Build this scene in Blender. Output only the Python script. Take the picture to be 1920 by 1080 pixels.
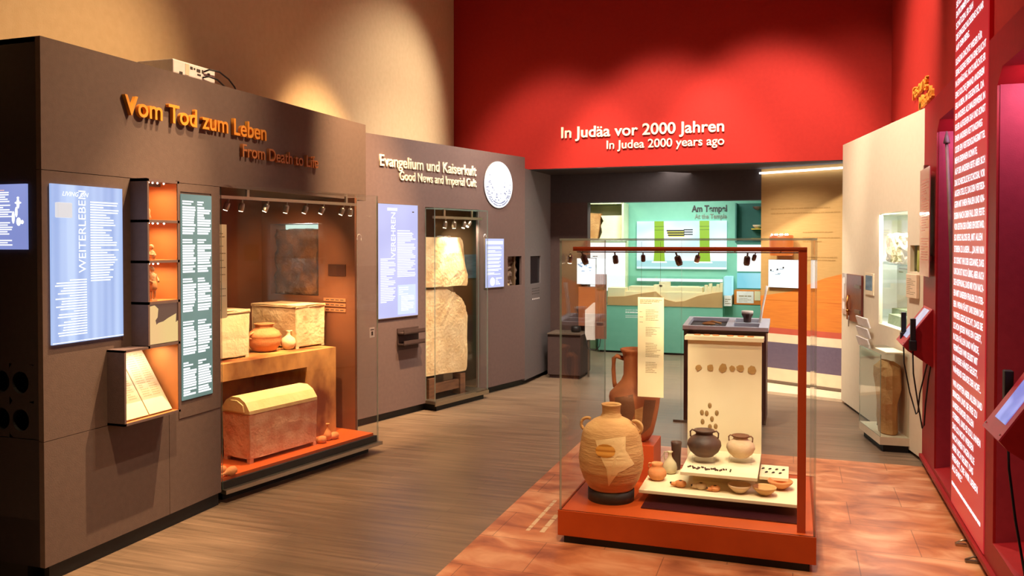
import bpy, bmesh, math, random
from mathutils import Matrix, Vector
S = bpy.context.scene
COL = S.collection
for o in list(bpy.data.objects):
    bpy.data.objects.remove(o)

# ------------------------------------------------------------------ camera, view, world
YAW = math.atan(530 / 1550)
cam = bpy.data.cameras.new('camera')
cam_o = bpy.data.objects.new('camera', cam)
COL.objects.link(cam_o)
cam_o.location = (0, 0, 1.6)
cam_o.rotation_euler = (math.radians(89), 0, YAW)
cam.sensor_width = 36
cam.lens = 1550 / 1920 * 36
cam.shift_y = (482 - 540) / 1920
cam.clip_start = 0.05
S.camera = cam_o
S.view_settings.view_transform = 'Standard'
S.view_settings.look = 'None'
S.view_settings.gamma = 1
S.view_settings.use_curve_mapping = False
S.view_settings.exposure = 0.2
S.cycles.use_denoising = True
S.cycles.max_bounces = 8
S.cycles.diffuse_bounces = 4
S.cycles.glossy_bounces = 4
S.cycles.transparent_max_bounces = 40
S.cycles.sample_clamp_indirect = 4
W = bpy.data.worlds.new('world')
S.world = W
W.use_nodes = True
W.node_tree.nodes['Background'].inputs[0].default_value = (1.0, 0.82, 0.66, 1)
W.node_tree.nodes['Background'].inputs[1].default_value = 0.03


def lin(c):
    c = c / 255
    return c / 12.92 if c <= .04045 else ((c + .055) / 1.055) ** 2.4


def C(r, g, b):
    return (lin(r), lin(g), lin(b), 1)


def spot(loc, tgt, energy, angle, blend=.5, col=(1, .78, .5), size=.05):
    L = bpy.data.lights.new('spot', 'SPOT')
    L.energy = energy
    L.spot_size = math.radians(angle)
    L.spot_blend = blend
    L.color = col
    L.shadow_soft_size = size
    o = bpy.data.objects.new('spot', L)
    COL.objects.link(o)
    o.location = loc
    o.rotation_euler = (Vector(tgt) - Vector(loc)).to_track_quat('-Z', 'Y').to_euler()
    return o


def point(loc, energy, col=(1, .78, .5), size=.03):
    L = bpy.data.lights.new('point', 'POINT')
    L.energy = energy
    L.color = col
    L.shadow_soft_size = size
    o = bpy.data.objects.new('point', L)
    COL.objects.link(o)
    o.location = loc
    return o


def area(loc, tgt, energy, sx, sy, col=(1, .8, .6)):
    L = bpy.data.lights.new('area', 'AREA')
    L.energy = energy
    L.shape = 'RECTANGLE'
    L.size = sx
    L.size_y = sy
    L.color = col
    o = bpy.data.objects.new('area', L)
    COL.objects.link(o)
    o.location = loc
    o.rotation_euler = (Vector(tgt) - Vector(loc)).to_track_quat('-Z', 'Y').to_euler()
    return o


WARM = (1, .76, .48)
WARM2 = (1, .66, .36)
NEUT = (1, .88, .74)
# wall washers on the red end wall
spot((-2.6, 6.6, 5.0), (-2.5, 9, 1.75), 430, 46, .55, NEUT, .15)
spot((-1.4, 6.6, 5.0), (-1.35, 9, 1.95), 600, 46, .55, NEUT, .15)
spot((-.2, 6.6, 5.0), (-.3, 9, 2.1), 680, 46, .55, NEUT, .15)
spot((.3, 6.6, 5.0), (.55, 9, 2.5), 190, 40, .9, NEUT, .15)
# right upper wall
spot((-.7, 5.9, 4.9), (.9, 7.1, 2.9), 560, 50, .8, NEUT, .1)
# beige wall behind the left partition
spot((-1.5, 8.6, 4.3), (-3.8, 7.5, 2.7), 330, 58, .9, NEUT, .1)
spot((-1.8, 2.6, 5.0), (-3.8, 3.3, 3.6), 20, 90, .8, WARM, .1)
# left partition, heading and floor
spot((-1.9, 5.5, 5.1), (-3.3, 6.05, 2.2), 2300, 34, .9, WARM2, .05)
spot((-.9, 4.9, 5.0), (-3.3, 3.6, 2.45), 700, 38, 1, WARM2, .03)
spot((-2.25, 4.45, 5.0), (-3.3, 3.3, .3), 1500, 22, .8, WARM2, .02)
spot((-.9, 5.2, 5.0), (-3.3, 3.5, 1.0), 160, 40, .9, NEUT, .03)
spot((-.6, 6.6, 5.0), (-3.1, 7.7, 1.6), 720, 50, .9, NEUT, .06)
spot((-1.6, 6.4, 5.1), (-2.1, 6.9, 0), 620, 44, .9, WARM2, .1)
spot((-1.4, 2.2, 5.1), (-2.4, 3.7, 0), 640, 42, .9, WARM2, .05)
spot((-2.2, 8.0, 4.4), (-2.0, 9.2, .4), 150, 46, .8, WARM2, .1)
# orange floor and central case
spot((-.2, 1.8, 5.1), (-.4, 4.0, .2), 470, 46, .8, WARM2, .08)
spot((-.5, 6.6, 5.1), (.45, 5.3, 0), 470, 40, .8, WARM, .08)
# cream partition
spot((-1.0, 6.4, 5.0), (.65, 7.6, 1.7), 330, 50, .8, NEUT, .06)
# red wall with niches
spot((-.9, 4.6, 5.0), (.88, 5.1, 1.3), 240, 60, .8, NEUT, .06)
# added ambient fill high under the ceiling, not a fixture of the room
area((-1.3, 4.2, 5.28), (-1.3, 4.2, 0), 12, 3.5, 5, (1, .80, .66))

# ------------------------------------------------------------------ materials
MATS = {}


def nodes(name):
    m = bpy.data.materials.new(name)
    m.use_nodes = True
    nt = m.node_tree
    return m, nt, nt.nodes['Principled BSDF']


def mat(name, a, b=None, rough=.6, scale=8, bump=0., metal=0., stretch=(1, 1, 1), detail=6, spec=.5, coat=0.):
    """painted / stone / clay surface: two tones mixed by noise, fine bump"""
    if name in MATS:
        return MATS[name]
    m, nt, p = nodes(name)
    p.inputs['Roughness'].default_value = rough
    p.inputs['Metallic'].default_value = metal
    p.inputs['Specular IOR Level'].default_value = spec
    p.inputs['Coat Weight'].default_value = coat
    tc = nt.nodes.new('ShaderNodeTexCoord')
    mp = nt.nodes.new('ShaderNodeMapping')
    mp.inputs['Scale'].default_value = stretch
    nt.links.new(tc.outputs['Object'], mp.inputs[0])
    n = nt.nodes.new('ShaderNodeTexNoise')
    n.inputs['Scale'].default_value = scale
    n.inputs['Detail'].default_value = detail
    nt.links.new(mp.outputs[0], n.inputs['Vector'])
    r = nt.nodes.new('ShaderNodeValToRGB')
    r.color_ramp.elements[0].position = .32
    r.color_ramp.elements[1].position = .68
    r.color_ramp.elements[0].color = a
    r.color_ramp.elements[1].color = b or tuple(min(1, v * 1.12) for v in a[:3]) + (1,)
    nt.links.new(n.outputs[0], r.inputs[0])
    nt.links.new(r.outputs[0], p.inputs['Base Color'])
    if bump:
        n2 = nt.nodes.new('ShaderNodeTexNoise')
        n2.inputs['Scale'].default_value = scale * 6
        n2.inputs['Detail'].default_value = 4
        nt.links.new(mp.outputs[0], n2.inputs['Vector'])
        bp = nt.nodes.new('ShaderNodeBump')
        bp.inputs['Strength'].default_value = bump
        bp.inputs['Distance'].default_value = .01
        nt.links.new(n2.outputs[0], bp.inputs['Height'])
        nt.links.new(bp.outputs[0], p.inputs['Normal'])
    MATS[name] = m
    return m


def glow(name, a, strength=1., b=None, scale=3, stretch=(1, 1, 1)):
    """a screen or a backlit sheet"""
    if name in MATS:
        return MATS[name]
    m, nt, p = nodes(name)
    p.inputs['Base Color'].default_value = (.02, .02, .02, 1)
    p.inputs['Roughness'].default_value = .3
    p.inputs['Emission Color'].default_value = a
    p.inputs['Emission Strength'].default_value = strength
    if b:
        tc = nt.nodes.new('ShaderNodeTexCoord')
        mp = nt.nodes.new('ShaderNodeMapping')
        mp.inputs['Scale'].default_value = stretch
        nt.links.new(tc.outputs['Object'], mp.inputs[0])
        n = nt.nodes.new('ShaderNodeTexNoise')
        n.inputs['Scale'].default_value = scale
        n.inputs['Detail'].default_value = 1
        nt.links.new(mp.outputs[0], n.inputs['Vector'])
        r = nt.nodes.new('ShaderNodeValToRGB')
        r.color_ramp.elements[0].position = .35
        r.color_ramp.elements[1].position = .65
        r.color_ramp.elements[0].color = a
        r.color_ramp.elements[1].color = b
        nt.links.new(n.outputs[0], r.inputs[0])
        nt.links.new(r.outputs[0], p.inputs['Emission Color'])
    MATS[name] = m
    return m


def glassmat(name, tint=(.93, .97, .95, 1), base=.045):
    m = bpy.data.materials.new(name)
    m.use_nodes = True
    nt = m.node_tree
    nt.nodes.clear()
    out = nt.nodes.new('ShaderNodeOutputMaterial')
    t = nt.nodes.new('ShaderNodeBsdfTransparent')
    t.inputs[0].default_value = tint
    g = nt.nodes.new('ShaderNodeBsdfGlossy')
    g.inputs['Roughness'].default_value = .0
    lw = nt.nodes.new('ShaderNodeLayerWeight')
    lw.inputs[0].default_value = .5
    pw = nt.nodes.new('ShaderNodeMath')
    pw.operation = 'POWER'
    pw.inputs[1].default_value = 4.5
    nt.links.new(lw.outputs['Facing'], pw.inputs[0])
    ma = nt.nodes.new('ShaderNodeMath')
    ma.operation = 'MULTIPLY_ADD'
    ma.inputs[1].default_value = .42
    ma.inputs[2].default_value = base
    nt.links.new(pw.outputs[0], ma.inputs[0])
    mx = nt.nodes.new('ShaderNodeMixShader')
    nt.links.new(ma.outputs[0], mx.inputs[0])
    nt.links.new(t.outputs[0], mx.inputs[1])
    nt.links.new(g.outputs[0], mx.inputs[2])
    nt.links.new(mx.outputs[0], out.inputs[0])
    return m


GLASS = glassmat('clear glass', (.985, .992, .988, 1), .016)
GLASSG = glassmat('greenish glass', (.94, .975, .955, 1), .05)
ACRYL = glassmat('acrylic', (.95, .96, .95, 1), .06)


def edge_material():
    m, nt, p = nodes('glass edge')
    p.inputs['Base Color'].default_value = C(150, 170, 160)
    p.inputs['Roughness'].default_value = .2
    p.inputs['Alpha'].default_value = .6
    return m


EDGE = edge_material()

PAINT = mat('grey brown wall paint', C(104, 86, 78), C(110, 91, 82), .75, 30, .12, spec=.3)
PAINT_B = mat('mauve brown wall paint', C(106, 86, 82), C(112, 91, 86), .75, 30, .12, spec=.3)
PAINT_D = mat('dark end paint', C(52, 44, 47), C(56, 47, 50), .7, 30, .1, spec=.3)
DKBROWN = mat('dark brown paint', C(72, 54, 50), C(77, 58, 53), .75, 30, .1, spec=.3)
FASCIA = mat('anthracite paint', C(62, 55, 56), C(66, 59, 60), .7, 20, .05, spec=.3)
BLACK = mat('matt black', C(14, 13, 14), C(18, 17, 18), .6, 20)
BEIGE = mat('beige plaster', C(214, 186, 142), C(220, 193, 150), .8, 20, .1, spec=.2)
CREAMW = mat('cream partition paint', C(226, 208, 178), C(230, 212, 183), .7, 20, .06, spec=.3)
RED = mat('red wall paint', C(172, 38, 30), C(178, 41, 32), .75, 25, .1, spec=.2)
RED2 = mat('crimson lacquer', C(150, 20, 26), C(158, 24, 30), .5, 25, .05, spec=.4)
REDDK = mat('dark crimson lining', C(150, 44, 62), C(158, 48, 66), .6, 25, .05, spec=.3)
CEIL = mat('black ceiling', C(20, 18, 18), None, .9, 10)
TEAL = mat('teal paint', C(112, 176, 152), C(118, 182, 158), .6, 10, .03, spec=.3)
TEALDK = mat('dark teal paint', C(40, 92, 84), C(44, 98, 90), .7, 10, .03)
OCHRE = mat('ochre paint', C(186, 146, 86), C(192, 152, 92), .8, 10, .03, stretch=(1, 1, 6))
ORNG = mat('orange paint', C(222, 132, 44), C(208, 116, 38), .7, 5, .03, stretch=(1, 1, 14))
BRICKR = mat('brick red stripe paint', C(192, 84, 60), None, .7, 10)
CREAM = mat('cream stripe paint', C(236, 208, 172), None, .7, 10)
PURPLE = mat('mauve stripe paint', C(108, 92, 110), C(102, 86, 104), .8, 30, .1)
CASEOR = mat('orange lacquer', C(184, 74, 22), C(192, 79, 24), .45, 10, .02, spec=.4)
POST = mat('rust red lacquer', C(192, 74, 34), C(198, 80, 38), .4, 10, spec=.5)
SHELF = mat('ivory lacquer', C(240, 226, 186), C(244, 230, 192), .5, 10, spec=.3)
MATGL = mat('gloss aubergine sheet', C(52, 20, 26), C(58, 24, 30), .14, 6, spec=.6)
METAL = mat('brushed steel', C(176, 164, 146), C(190, 178, 160), .35, 40, metal=1., stretch=(1, 1, 12))
METALDK = mat('dark steel', C(128, 112, 98), None, .45, 40, metal=.6)
WHITE = mat('white plastic', C(236, 228, 222), None, .45, 20)
PAPER = mat('ivory text sheet', C(240, 222, 176), C(244, 228, 186), .6, 6)
INK = mat('grey print', C(150, 128, 90), None, .8, 30)
INKD = mat('dark print', C(60, 50, 44), None, .8, 30)
RUBBER = mat('black rubber', C(16, 15, 16), None, .5, 30)
GOLDL = mat('orange letter paint', C(232, 150, 48), C(236, 156, 54), .5, 20)
COPPERL = mat('copper letter paint', C(178, 108, 56), C(184, 114, 60), .5, 20)
IVORYL = mat('ivory letter paint', C(250, 236, 206), None, .5, 20)
BLKL = mat('black letter paint', C(22, 22, 20), None, .5, 20)
GREYL = mat('grey letter paint', C(104, 122, 104), None, .5, 20)
WHITEINK = mat('white print', C(250, 248, 245), None, .6, 20)
LIMESTONE = mat('pale limestone', C(226, 200, 148), C(242, 222, 178), .85, 7, .5, detail=8)
LIMEST2 = mat('weathered limestone', C(214, 178, 128), C(240, 214, 168), .9, 5, .7, detail=10)
OSSRED = mat('reddish limestone', C(214, 140, 106), C(238, 190, 152), .9, 9, .7, detail=10)
LIDST = mat('yellow limestone lid', C(232, 198, 134), C(240, 212, 152), .85, 6, .4)
DARKST = mat('dark relief stone', C(84, 50, 30), C(128, 82, 50), .85, 9, 1., detail=12)
CLAYP = mat('buff clay', C(194, 144, 86), C(220, 174, 112), .8, 5, .35, detail=8, stretch=(1, 1, 4))
CLAYPATCH = mat('pale plaster mend', C(250, 214, 150), C(252, 218, 156), .85, 8, .1)
CLAYR = mat('red clay', C(158, 88, 50), C(186, 112, 66), .75, 6, .3)
CLAYO = mat('orange clay', C(214, 136, 80), C(228, 156, 98), .8, 8, .3)
CLAYD = mat('brown clay', C(112, 72, 46), C(136, 90, 58), .75, 6, .3)
CLAYB = mat('black fired clay', C(42, 33, 30), C(116, 80, 60), .6, 5, .35)
CLAYG = mat('grey buff clay', C(206, 172, 132), C(230, 202, 164), .8, 7, .35)
OLDGLASS = mat('iridescent old glass', C(196, 180, 140), C(216, 204, 168), .25, 12, spec=.8)
WOODR = mat('rust marbled board', C(112, 48, 16), C(246, 184, 108), .4, 4, .05, detail=10, stretch=(1, 1, .6), spec=.5)
CASEBR = mat('russet case lining', C(116, 66, 38), C(134, 80, 48), .6, 3, .05)
WOODM = mat('walnut veneer', C(128, 84, 66), C(146, 98, 78), .5, 6, .03, stretch=(6, 1, .6))
SAFEM = mat('mahogany steel door', C(84, 28, 22), C(104, 40, 30), .35, 6, .1, spec=.6)
WARMBOX = mat('amber vitrine lining', C(206, 128, 62), C(216, 138, 70), .7, 5, .03)
SAND = mat('sand model', C(250, 226, 184), C(252, 232, 194), .8, 12, .1)
SAND2 = mat('tan model section', C(214, 160, 108), C(220, 168, 116), .8, 12, .05)
SKIN = mat('terracotta figurine', C(226, 178, 130), C(206, 150, 104), .7, 20, .4)
DARKSCR = mat('dark switched off screen', C(26, 24, 28), None, .15, 10)
TROPHY = mat('timber block', C(96, 60, 38), C(124, 82, 52), .7, 8, .1, stretch=(1, 1, 5))
BLUEPIC = mat('blue landscape print', C(120, 150, 170), C(80, 104, 120), .6, 3, stretch=(1, 1, 5))
GREENST = mat('green glazed fragment', C(158, 156, 62), C(176, 172, 84), .5, 5)
LOGST = mat('tan column stone', C(186, 132, 78), C(212, 164, 108), .85, 6, .8, detail=10)
MOSS = mat('grey green stone', C(120, 128, 96), C(150, 152, 120), .85, 6, .6)

G_BLUE = glow('backlit blue sheet', C(140, 164, 216), 1., C(184, 204, 240), 1.6, (9, 1, .15))  # upright streaks of tube light behind are painted into the glow colour
G_BLUE2 = glow('backlit lilac sheet', C(178, 182, 232), 1., C(192, 196, 240), 2)
G_BLUE3 = glow('backlit slate blue sheet', C(118, 130, 190), 1., C(138, 150, 208), 2)
G_GREEN = glow('backlit sage sheet', C(88, 116, 110), 1., C(112, 142, 136), 2, (1, 1, .5))
G_WHITE = glow('backlit white', (1, 1, 1, 1), 1.15)
G_TXT = glow('backlit white print', C(250, 252, 255), 1.1)
G_TXTO = glow('backlit orange print', C(240, 190, 170), 1.)
G_SCR = glow('bright screen', (1, 1, 1, 1), 1.4)
G_SKY = glow('screen sky', C(196, 236, 246), 1.1, C(250, 254, 255), 1.5, (1, 1, 1.6))
G_PALM = glow('screen green trunk', C(150, 196, 40), 1.)
G_PALMD = glow('screen dark trunk line', C(70, 104, 30), 1.)
G_SEA = glow('screen pale teal', C(176, 226, 228), 1.)
G_DARK = glow('screen dark mark', C(24, 26, 14), .6)
G_YEL = glow('screen yellow mark', C(230, 226, 70), 1.)
G_DISC = glow('backlit coin disc', C(252, 252, 255), 1.2)
G_DISCD = glow('backlit coin line', C(120, 122, 160), 1.)
G_DOT = glow('led point', (1, .93, .8, 1), 9)
G_LENS = glow('lamp lens', (1, .86, .62, 1), 4)
G_STRIP = glow('white led strip', (1, .98, .95, 1), 3)
G_RED = glow('backlit red sheet', C(196, 34, 34), .8, C(186, 40, 50), 1.2)
G_LCD = glow('lcd screen', C(112, 116, 196), 1., C(150, 152, 220), 12)
G_LCD2 = glow('pale lcd screen', C(170, 172, 200), 1., C(190, 192, 214), 12)
G_CYAN = glow('cyan lit back', C(130, 208, 226), 1., C(176, 232, 244), 2)
G_PALE = glow('pale lit niche', C(196, 220, 206), 1.)
G_ORB = glow('amber lamp shade', C(206, 84, 20), 1., C(228, 116, 40), 6, (1, 1, .3))
G_MAPA = glow('backlit amber map', C(232, 196, 128), .9, C(236, 186, 128), 4)
G_MAPB = glow('backlit brown map', C(108, 74, 62), .7)


def floor_mat():
    m, nt, p = nodes('plank floor')
    tc = nt.nodes.new('ShaderNodeTexCoord')
    mp = nt.nodes.new('ShaderNodeMapping')
    mp.inputs['Scale'].default_value = (.55, 9, 1)
    nt.links.new(tc.outputs['Object'], mp.inputs[0])
    n = nt.nodes.new('ShaderNodeTexNoise')
    n.inputs['Scale'].default_value = 3
    n.inputs['Detail'].default_value = 8
    nt.links.new(mp.outputs[0], n.inputs['Vector'])
    r = nt.nodes.new('ShaderNodeValToRGB')
    r.color_ramp.elements[0].position = .3
    r.color_ramp.elements[1].position = .7
    r.color_ramp.elements[0].color = C(112, 92, 74)
    r.color_ramp.elements[1].color = C(152, 126, 102)
    nt.links.new(n.outputs[0], r.inputs[0])
    br = nt.nodes.new('ShaderNodeTexBrick')
    br.inputs['Scale'].default_value = 1
    br.inputs['Brick Width'].default_value = 1.3
    br.inputs['Row Height'].default_value = .075
    br.inputs['Mortar Size'].default_value = .0012
    br.inputs['Color1'].default_value = (1, 1, 1, 1)
    br.inputs['Color2'].default_value = (.88, .88, .88, 1)
    br.inputs['Mortar'].default_value = (.55, .55, .55, 1)
    nt.links.new(tc.outputs['Object'], br.inputs['Vector'])
    mx = nt.nodes.new('ShaderNodeMix')
    mx.data_type = 'RGBA'
    mx.blend_type = 'MULTIPLY'
    mx.inputs[0].default_value = 1
    nt.links.new(r.outputs[0], mx.inputs[6])
    nt.links.new(br.outputs[0], mx.inputs[7])
    nt.links.new(mx.outputs[2], p.inputs['Base Color'])
    rr = nt.nodes.new('ShaderNodeMapRange')
    rr.inputs[3].default_value = .28
    rr.inputs[4].default_value = .5
    nt.links.new(n.outputs[0], rr.inputs[0])
    nt.links.new(rr.outputs[0], p.inputs['Roughness'])
    b = nt.nodes.new('ShaderNodeBump')
    b.inputs['Strength'].default_value = .12
    b.inputs['Distance'].default_value = .004
    nt.links.new(n.outputs[0], b.inputs['Height'])
    nt.links.new(b.outputs[0], p.inputs['Normal'])
    return m


def inlay_mat():
    m, nt, p = nodes('terracotta marbled tiles')
    tc = nt.nodes.new('ShaderNodeTexCoord')
    n = nt.nodes.new('ShaderNodeTexNoise')
    n.inputs['Scale'].default_value = 3.2
    n.inputs['Detail'].default_value = 9
    n.inputs['Distortion'].default_value = .6
    mp = nt.nodes.new('ShaderNodeMapping')
    mp.inputs['Scale'].default_value = (1, 1.8, 1)
    nt.links.new(tc.outputs['Object'], mp.inputs[0])
    nt.links.new(mp.outputs[0], n.inputs['Vector'])
    r = nt.nodes.new('ShaderNodeValToRGB')
    e = r.color_ramp.elements
    e[0].position = .3
    e[0].color = C(150, 82, 52)
    e[1].position = .72
    e[1].color = C(236, 180, 136)
    k = e.new(.5)
    k.color = C(204, 128, 84)
    nt.links.new(n.outputs[0], r.inputs[0])
    br = nt.nodes.new('ShaderNodeTexBrick')
    br.inputs['Scale'].default_value = 1
    br.inputs['Brick Width'].default_value = .62
    br.inputs['Row Height'].default_value = .42
    br.inputs['Mortar Size'].default_value = .0025
    br.inputs['Color1'].default_value = (1, 1, 1, 1)
    br.inputs['Color2'].default_value = (.9, .9, .9, 1)
    br.inputs['Mortar'].default_value = (.5, .5, .5, 1)
    nt.links.new(tc.outputs['Object'], br.inputs['Vector'])
    mx = nt.nodes.new('ShaderNodeMix')
    mx.data_type = 'RGBA'
    mx.blend_type = 'MULTIPLY'
    mx.inputs[0].default_value = 1
    nt.links.new(r.outputs[0], mx.inputs[6])
    nt.links.new(br.outputs[0], mx.inputs[7])
    nt.links.new(mx.outputs[2], p.inputs['Base Color'])
    p.inputs['Roughness'].default_value = .38
    return m


# ------------------------------------------------------------------ mesh helpers
class B:
    def __init__(s):
        s.bm = bmesh.new()

    def box(s, x0, x1, y0, y1, z0, z1, m=0, bev=0., M=None):
        bm = s.bm
        r = bmesh.ops.create_cube(bm, size=1)
        vs = r['verts']
        for v in vs:
            v.co = Vector((x0 + (v.co.x + .5) * (x1 - x0), y0 + (v.co.y + .5) * (y1 - y0), z0 + (v.co.z + .5) * (z1 - z0)))
        fs = list({f for v in vs for f in v.link_faces})
        for f in fs:
            f.material_index = m
        if M:
            for v in vs:
                v.co = M @ v.co
        if bev:
            es = list({e for v in vs for e in v.link_edges})
            rb = bmesh.ops.bevel(bm, geom=es, offset=bev, segments=2, affect='EDGES', profile=.5)
            for f in rb['faces']:
                f.material_index = m
        return s

    def pane(s, x0, x1, y0, y1, z0, z1):
        """glass sheet: slot 0 on the two large faces, slot 1 on the edges"""
        k = min(range(3), key=lambda i: (x1 - x0, y1 - y0, z1 - z0)[i])
        n0 = len(s.bm.faces)
        s.box(x0, x1, y0, y1, z0, z1)
        s.bm.normal_update()
        s.bm.faces.ensure_lookup_table()
        for f in s.bm.faces[n0:]:
            f.material_index = 0 if abs(f.normal[k]) > .9 else 1
        return s

    def prism(s, pts, y0, y1, m=0, axis='y', M=None):
        """polygon (a,b) extruded along an axis: y -> (a,y,b), x -> (x,a,b), z -> (a,b,z)"""
        def P(a, b, t):
            v = Vector((a, t, b)) if axis == 'y' else Vector((t, a, b)) if axis == 'x' else Vector((a, b, t))
            return M @ v if M else v
        A = [s.bm.verts.new(P(a, b, y0)) for a, b in pts]
        D = [s.bm.verts.new(P(a, b, y1)) for a, b in pts]
        n = len(pts)
        fs = [s.bm.faces.new(A), s.bm.faces.new(D[::-1])]
        for i in range(n):
            fs.append(s.bm.faces.new((A[(i + 1) % n], A[i], D[i], D[(i + 1) % n])))
        for f in fs:
            f.material_index = m
        return s

    def lathe(s, prof, c=(0, 0), seg=40, m=0, ripple=0., sq=1.):
        rings = []
        for r, z in prof:
            ring = []
            for i in range(seg):
                a = i / seg * math.tau
                rr = r * (1 + ripple * math.sin(3 * a + z * 17) * .5)
                ring.append(s.bm.verts.new((c[0] + rr * math.cos(a), c[1] + rr * math.sin(a) * sq, z)))
            rings.append(ring)
        for a, b in zip(rings, rings[1:]):
            for i in range(seg):
                f = s.bm.faces.new((a[i], a[(i + 1) % seg], b[(i + 1) % seg], b[i]))
                f.material_index = m
                f.smooth = True
        for ring, rev in ((rings[0], True), (rings[-1], False)):
            f = s.bm.faces.new(ring[::-1] if rev else ring)
            f.material_index = m
        return s

    def tube(s, pts, r, m=0, seg=10):
        pts = [Vector(p) for p in pts]
        rs = r if isinstance(r, (list, tuple)) else [r] * len(pts)
        rings = []
        up = Vector((0.13, .21, 1)).normalized()
        for i, p in enumerate(pts):
            t = (pts[min(i + 1, len(pts) - 1)] - pts[max(i - 1, 0)]).normalized()
            a = t.cross(up)
            if a.length < .05:
                a = t.cross(Vector((1, 0, 0)))
            a.normalize()
            b = t.cross(a)
            rings.append([s.bm.verts.new(p + (a * math.cos(k / seg * math.tau) + b * math.sin(k / seg * math.tau)) * rs[i]) for k in range(seg)])
        for a, b in zip(rings, rings[1:]):
            for k in range(seg):
                f = s.bm.faces.new((a[k], a[(k + 1) % seg], b[(k + 1) % seg], b[k]))
                f.smooth = True
                f.material_index = m
        for ring in (rings[0], rings[-1]):
            f = s.bm.faces.new(ring)
            f.material_index = m
        return s

    def ball(s, c, r, m=0, sc=(1, 1, 1), u=16, v=10):
        q = bmesh.ops.create_uvsphere(s.bm, u_segments=u, v_segments=v, radius=1)
        for w in q['verts']:
            w.co = Vector((c[0] + w.co.x * r * sc[0], c[1] + w.co.y * r * sc[1], c[2] + w.co.z * r * sc[2]))
        for f in {f for w in q['verts'] for f in w.link_faces}:
            f.smooth = True
            f.material_index = m
        return s

    def quad(s, x0, x1, z0, z1, y, m=0):
        """a flat printed mark facing -y"""
        vs = [s.bm.verts.new(p) for p in ((x0, y, z0), (x1, y, z0), (x1, y, z1), (x0, y, z1))]
        s.bm.faces.new(vs).material_index = m
        return s

    def greek(s, x0, x1, z1, n, pitch, h, y, m, seed=0, right=False, ragged=.35, words=True):
        """n rows of small print, too small to read"""
        rnd = random.Random(seed)
        for i in range(n):
            L = (x1 - x0) * (1 - ragged * rnd.random() ** 2)
            if rnd.random() < .12:
                L *= .55
            a = x1 - L if right else x0
            z = z1 - i * pitch
            e = a + L
            if not words:
                s.quad(a, e, z - h, z, y, m)
                continue
            p = a
            while p < e - h * .6:
                w = min(h * rnd.uniform(1.5, 6), e - p)
                s.quad(p, p + w, z - h, z, y, m)
                p += w + h * .45
        return s

    def jitter(s, amt, seed=1, keep=None):
        rnd = random.Random(seed)
        for v in s.bm.verts:
            if keep and keep(v.co):
                continue
            v.co += Vector((rnd.uniform(-1, 1), rnd.uniform(-1, 1), rnd.uniform(-1, 1))) * amt
        return s

    def obj(s, name, mats, parent=None, M=None, recalc=True):
        if recalc:
            bmesh.ops.recalc_face_normals(s.bm, faces=s.bm.faces[:])
        me = bpy.data.meshes.new(name)
        s.bm.to_mesh(me)
        s.bm.free()
        for m in (mats if isinstance(mats, (list, tuple)) else [mats]):
            me.materials.append(m)
        o = bpy.data.objects.new(name, me)
        COL.objects.link(o)
        if parent:
            o.parent = parent
        if M is not None:
            o.matrix_local = M
        return o


def frame(p0, p1):
    """local x along the wall from the viewer's left, y into the wall, z up"""
    a = math.atan2(p1[1] - p0[1], p1[0] - p0[0])
    return Matrix.Translation((p0[0], p0[1], 0)) @ Matrix.Rotation(a, 4, 'Z')


ID = Matrix.Identity(4)
FA = frame((-3.3, 0), (-3.3, 1))                       # near left partition, x = world Y
FB = frame((-3.505, 6.51), (-2.865, 8.821))            # second left partition
FC = frame((-2.865, 8.821), (-2.835, 9.75))            # jamb of the passage
FK = frame((-3.31, 4.195), (-3.31 + math.sin(math.radians(12)), 4.195 + math.cos(math.radians(12))))
FQ = frame((.448, 8.861), (.885, 6.6))                 # cream partition
FR = frame((.88, 7), (.88, 6))                         # red wall, x = 7 - world Y
FE = frame((-.36, 9.75), (.5, 9.3))                    # striped wall


def thing(name, label, cat, F=ID, loc=(0, 0, 0), rz=0., group=None):
    o = bpy.data.objects.new(name, None)
    o.empty_display_size = .05
    COL.objects.link(o)
    o.matrix_world = F @ Matrix.Translation(loc) @ Matrix.Rotation(rz, 4, 'Z')
    o['label'] = label
    o['category'] = cat
    if group:
        o['group'] = group
    return o


def solo(b, name, label, cat, mats, F=ID, loc=(0, 0, 0), rz=0., group=None):
    o = b.obj(name, mats)
    o.matrix_world = F @ Matrix.Translation(loc) @ Matrix.Rotation(rz, 4, 'Z')
    o['label'] = label
    o['category'] = cat
    if group:
        o['group'] = group
    return o


def struct(b, name, mats, F=ID, parent=None):
    o = b.obj(name, mats, parent)
    if parent is None:
        o.matrix_world = F
        o['kind'] = 'structure'
    return o


_fc = {}


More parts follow.
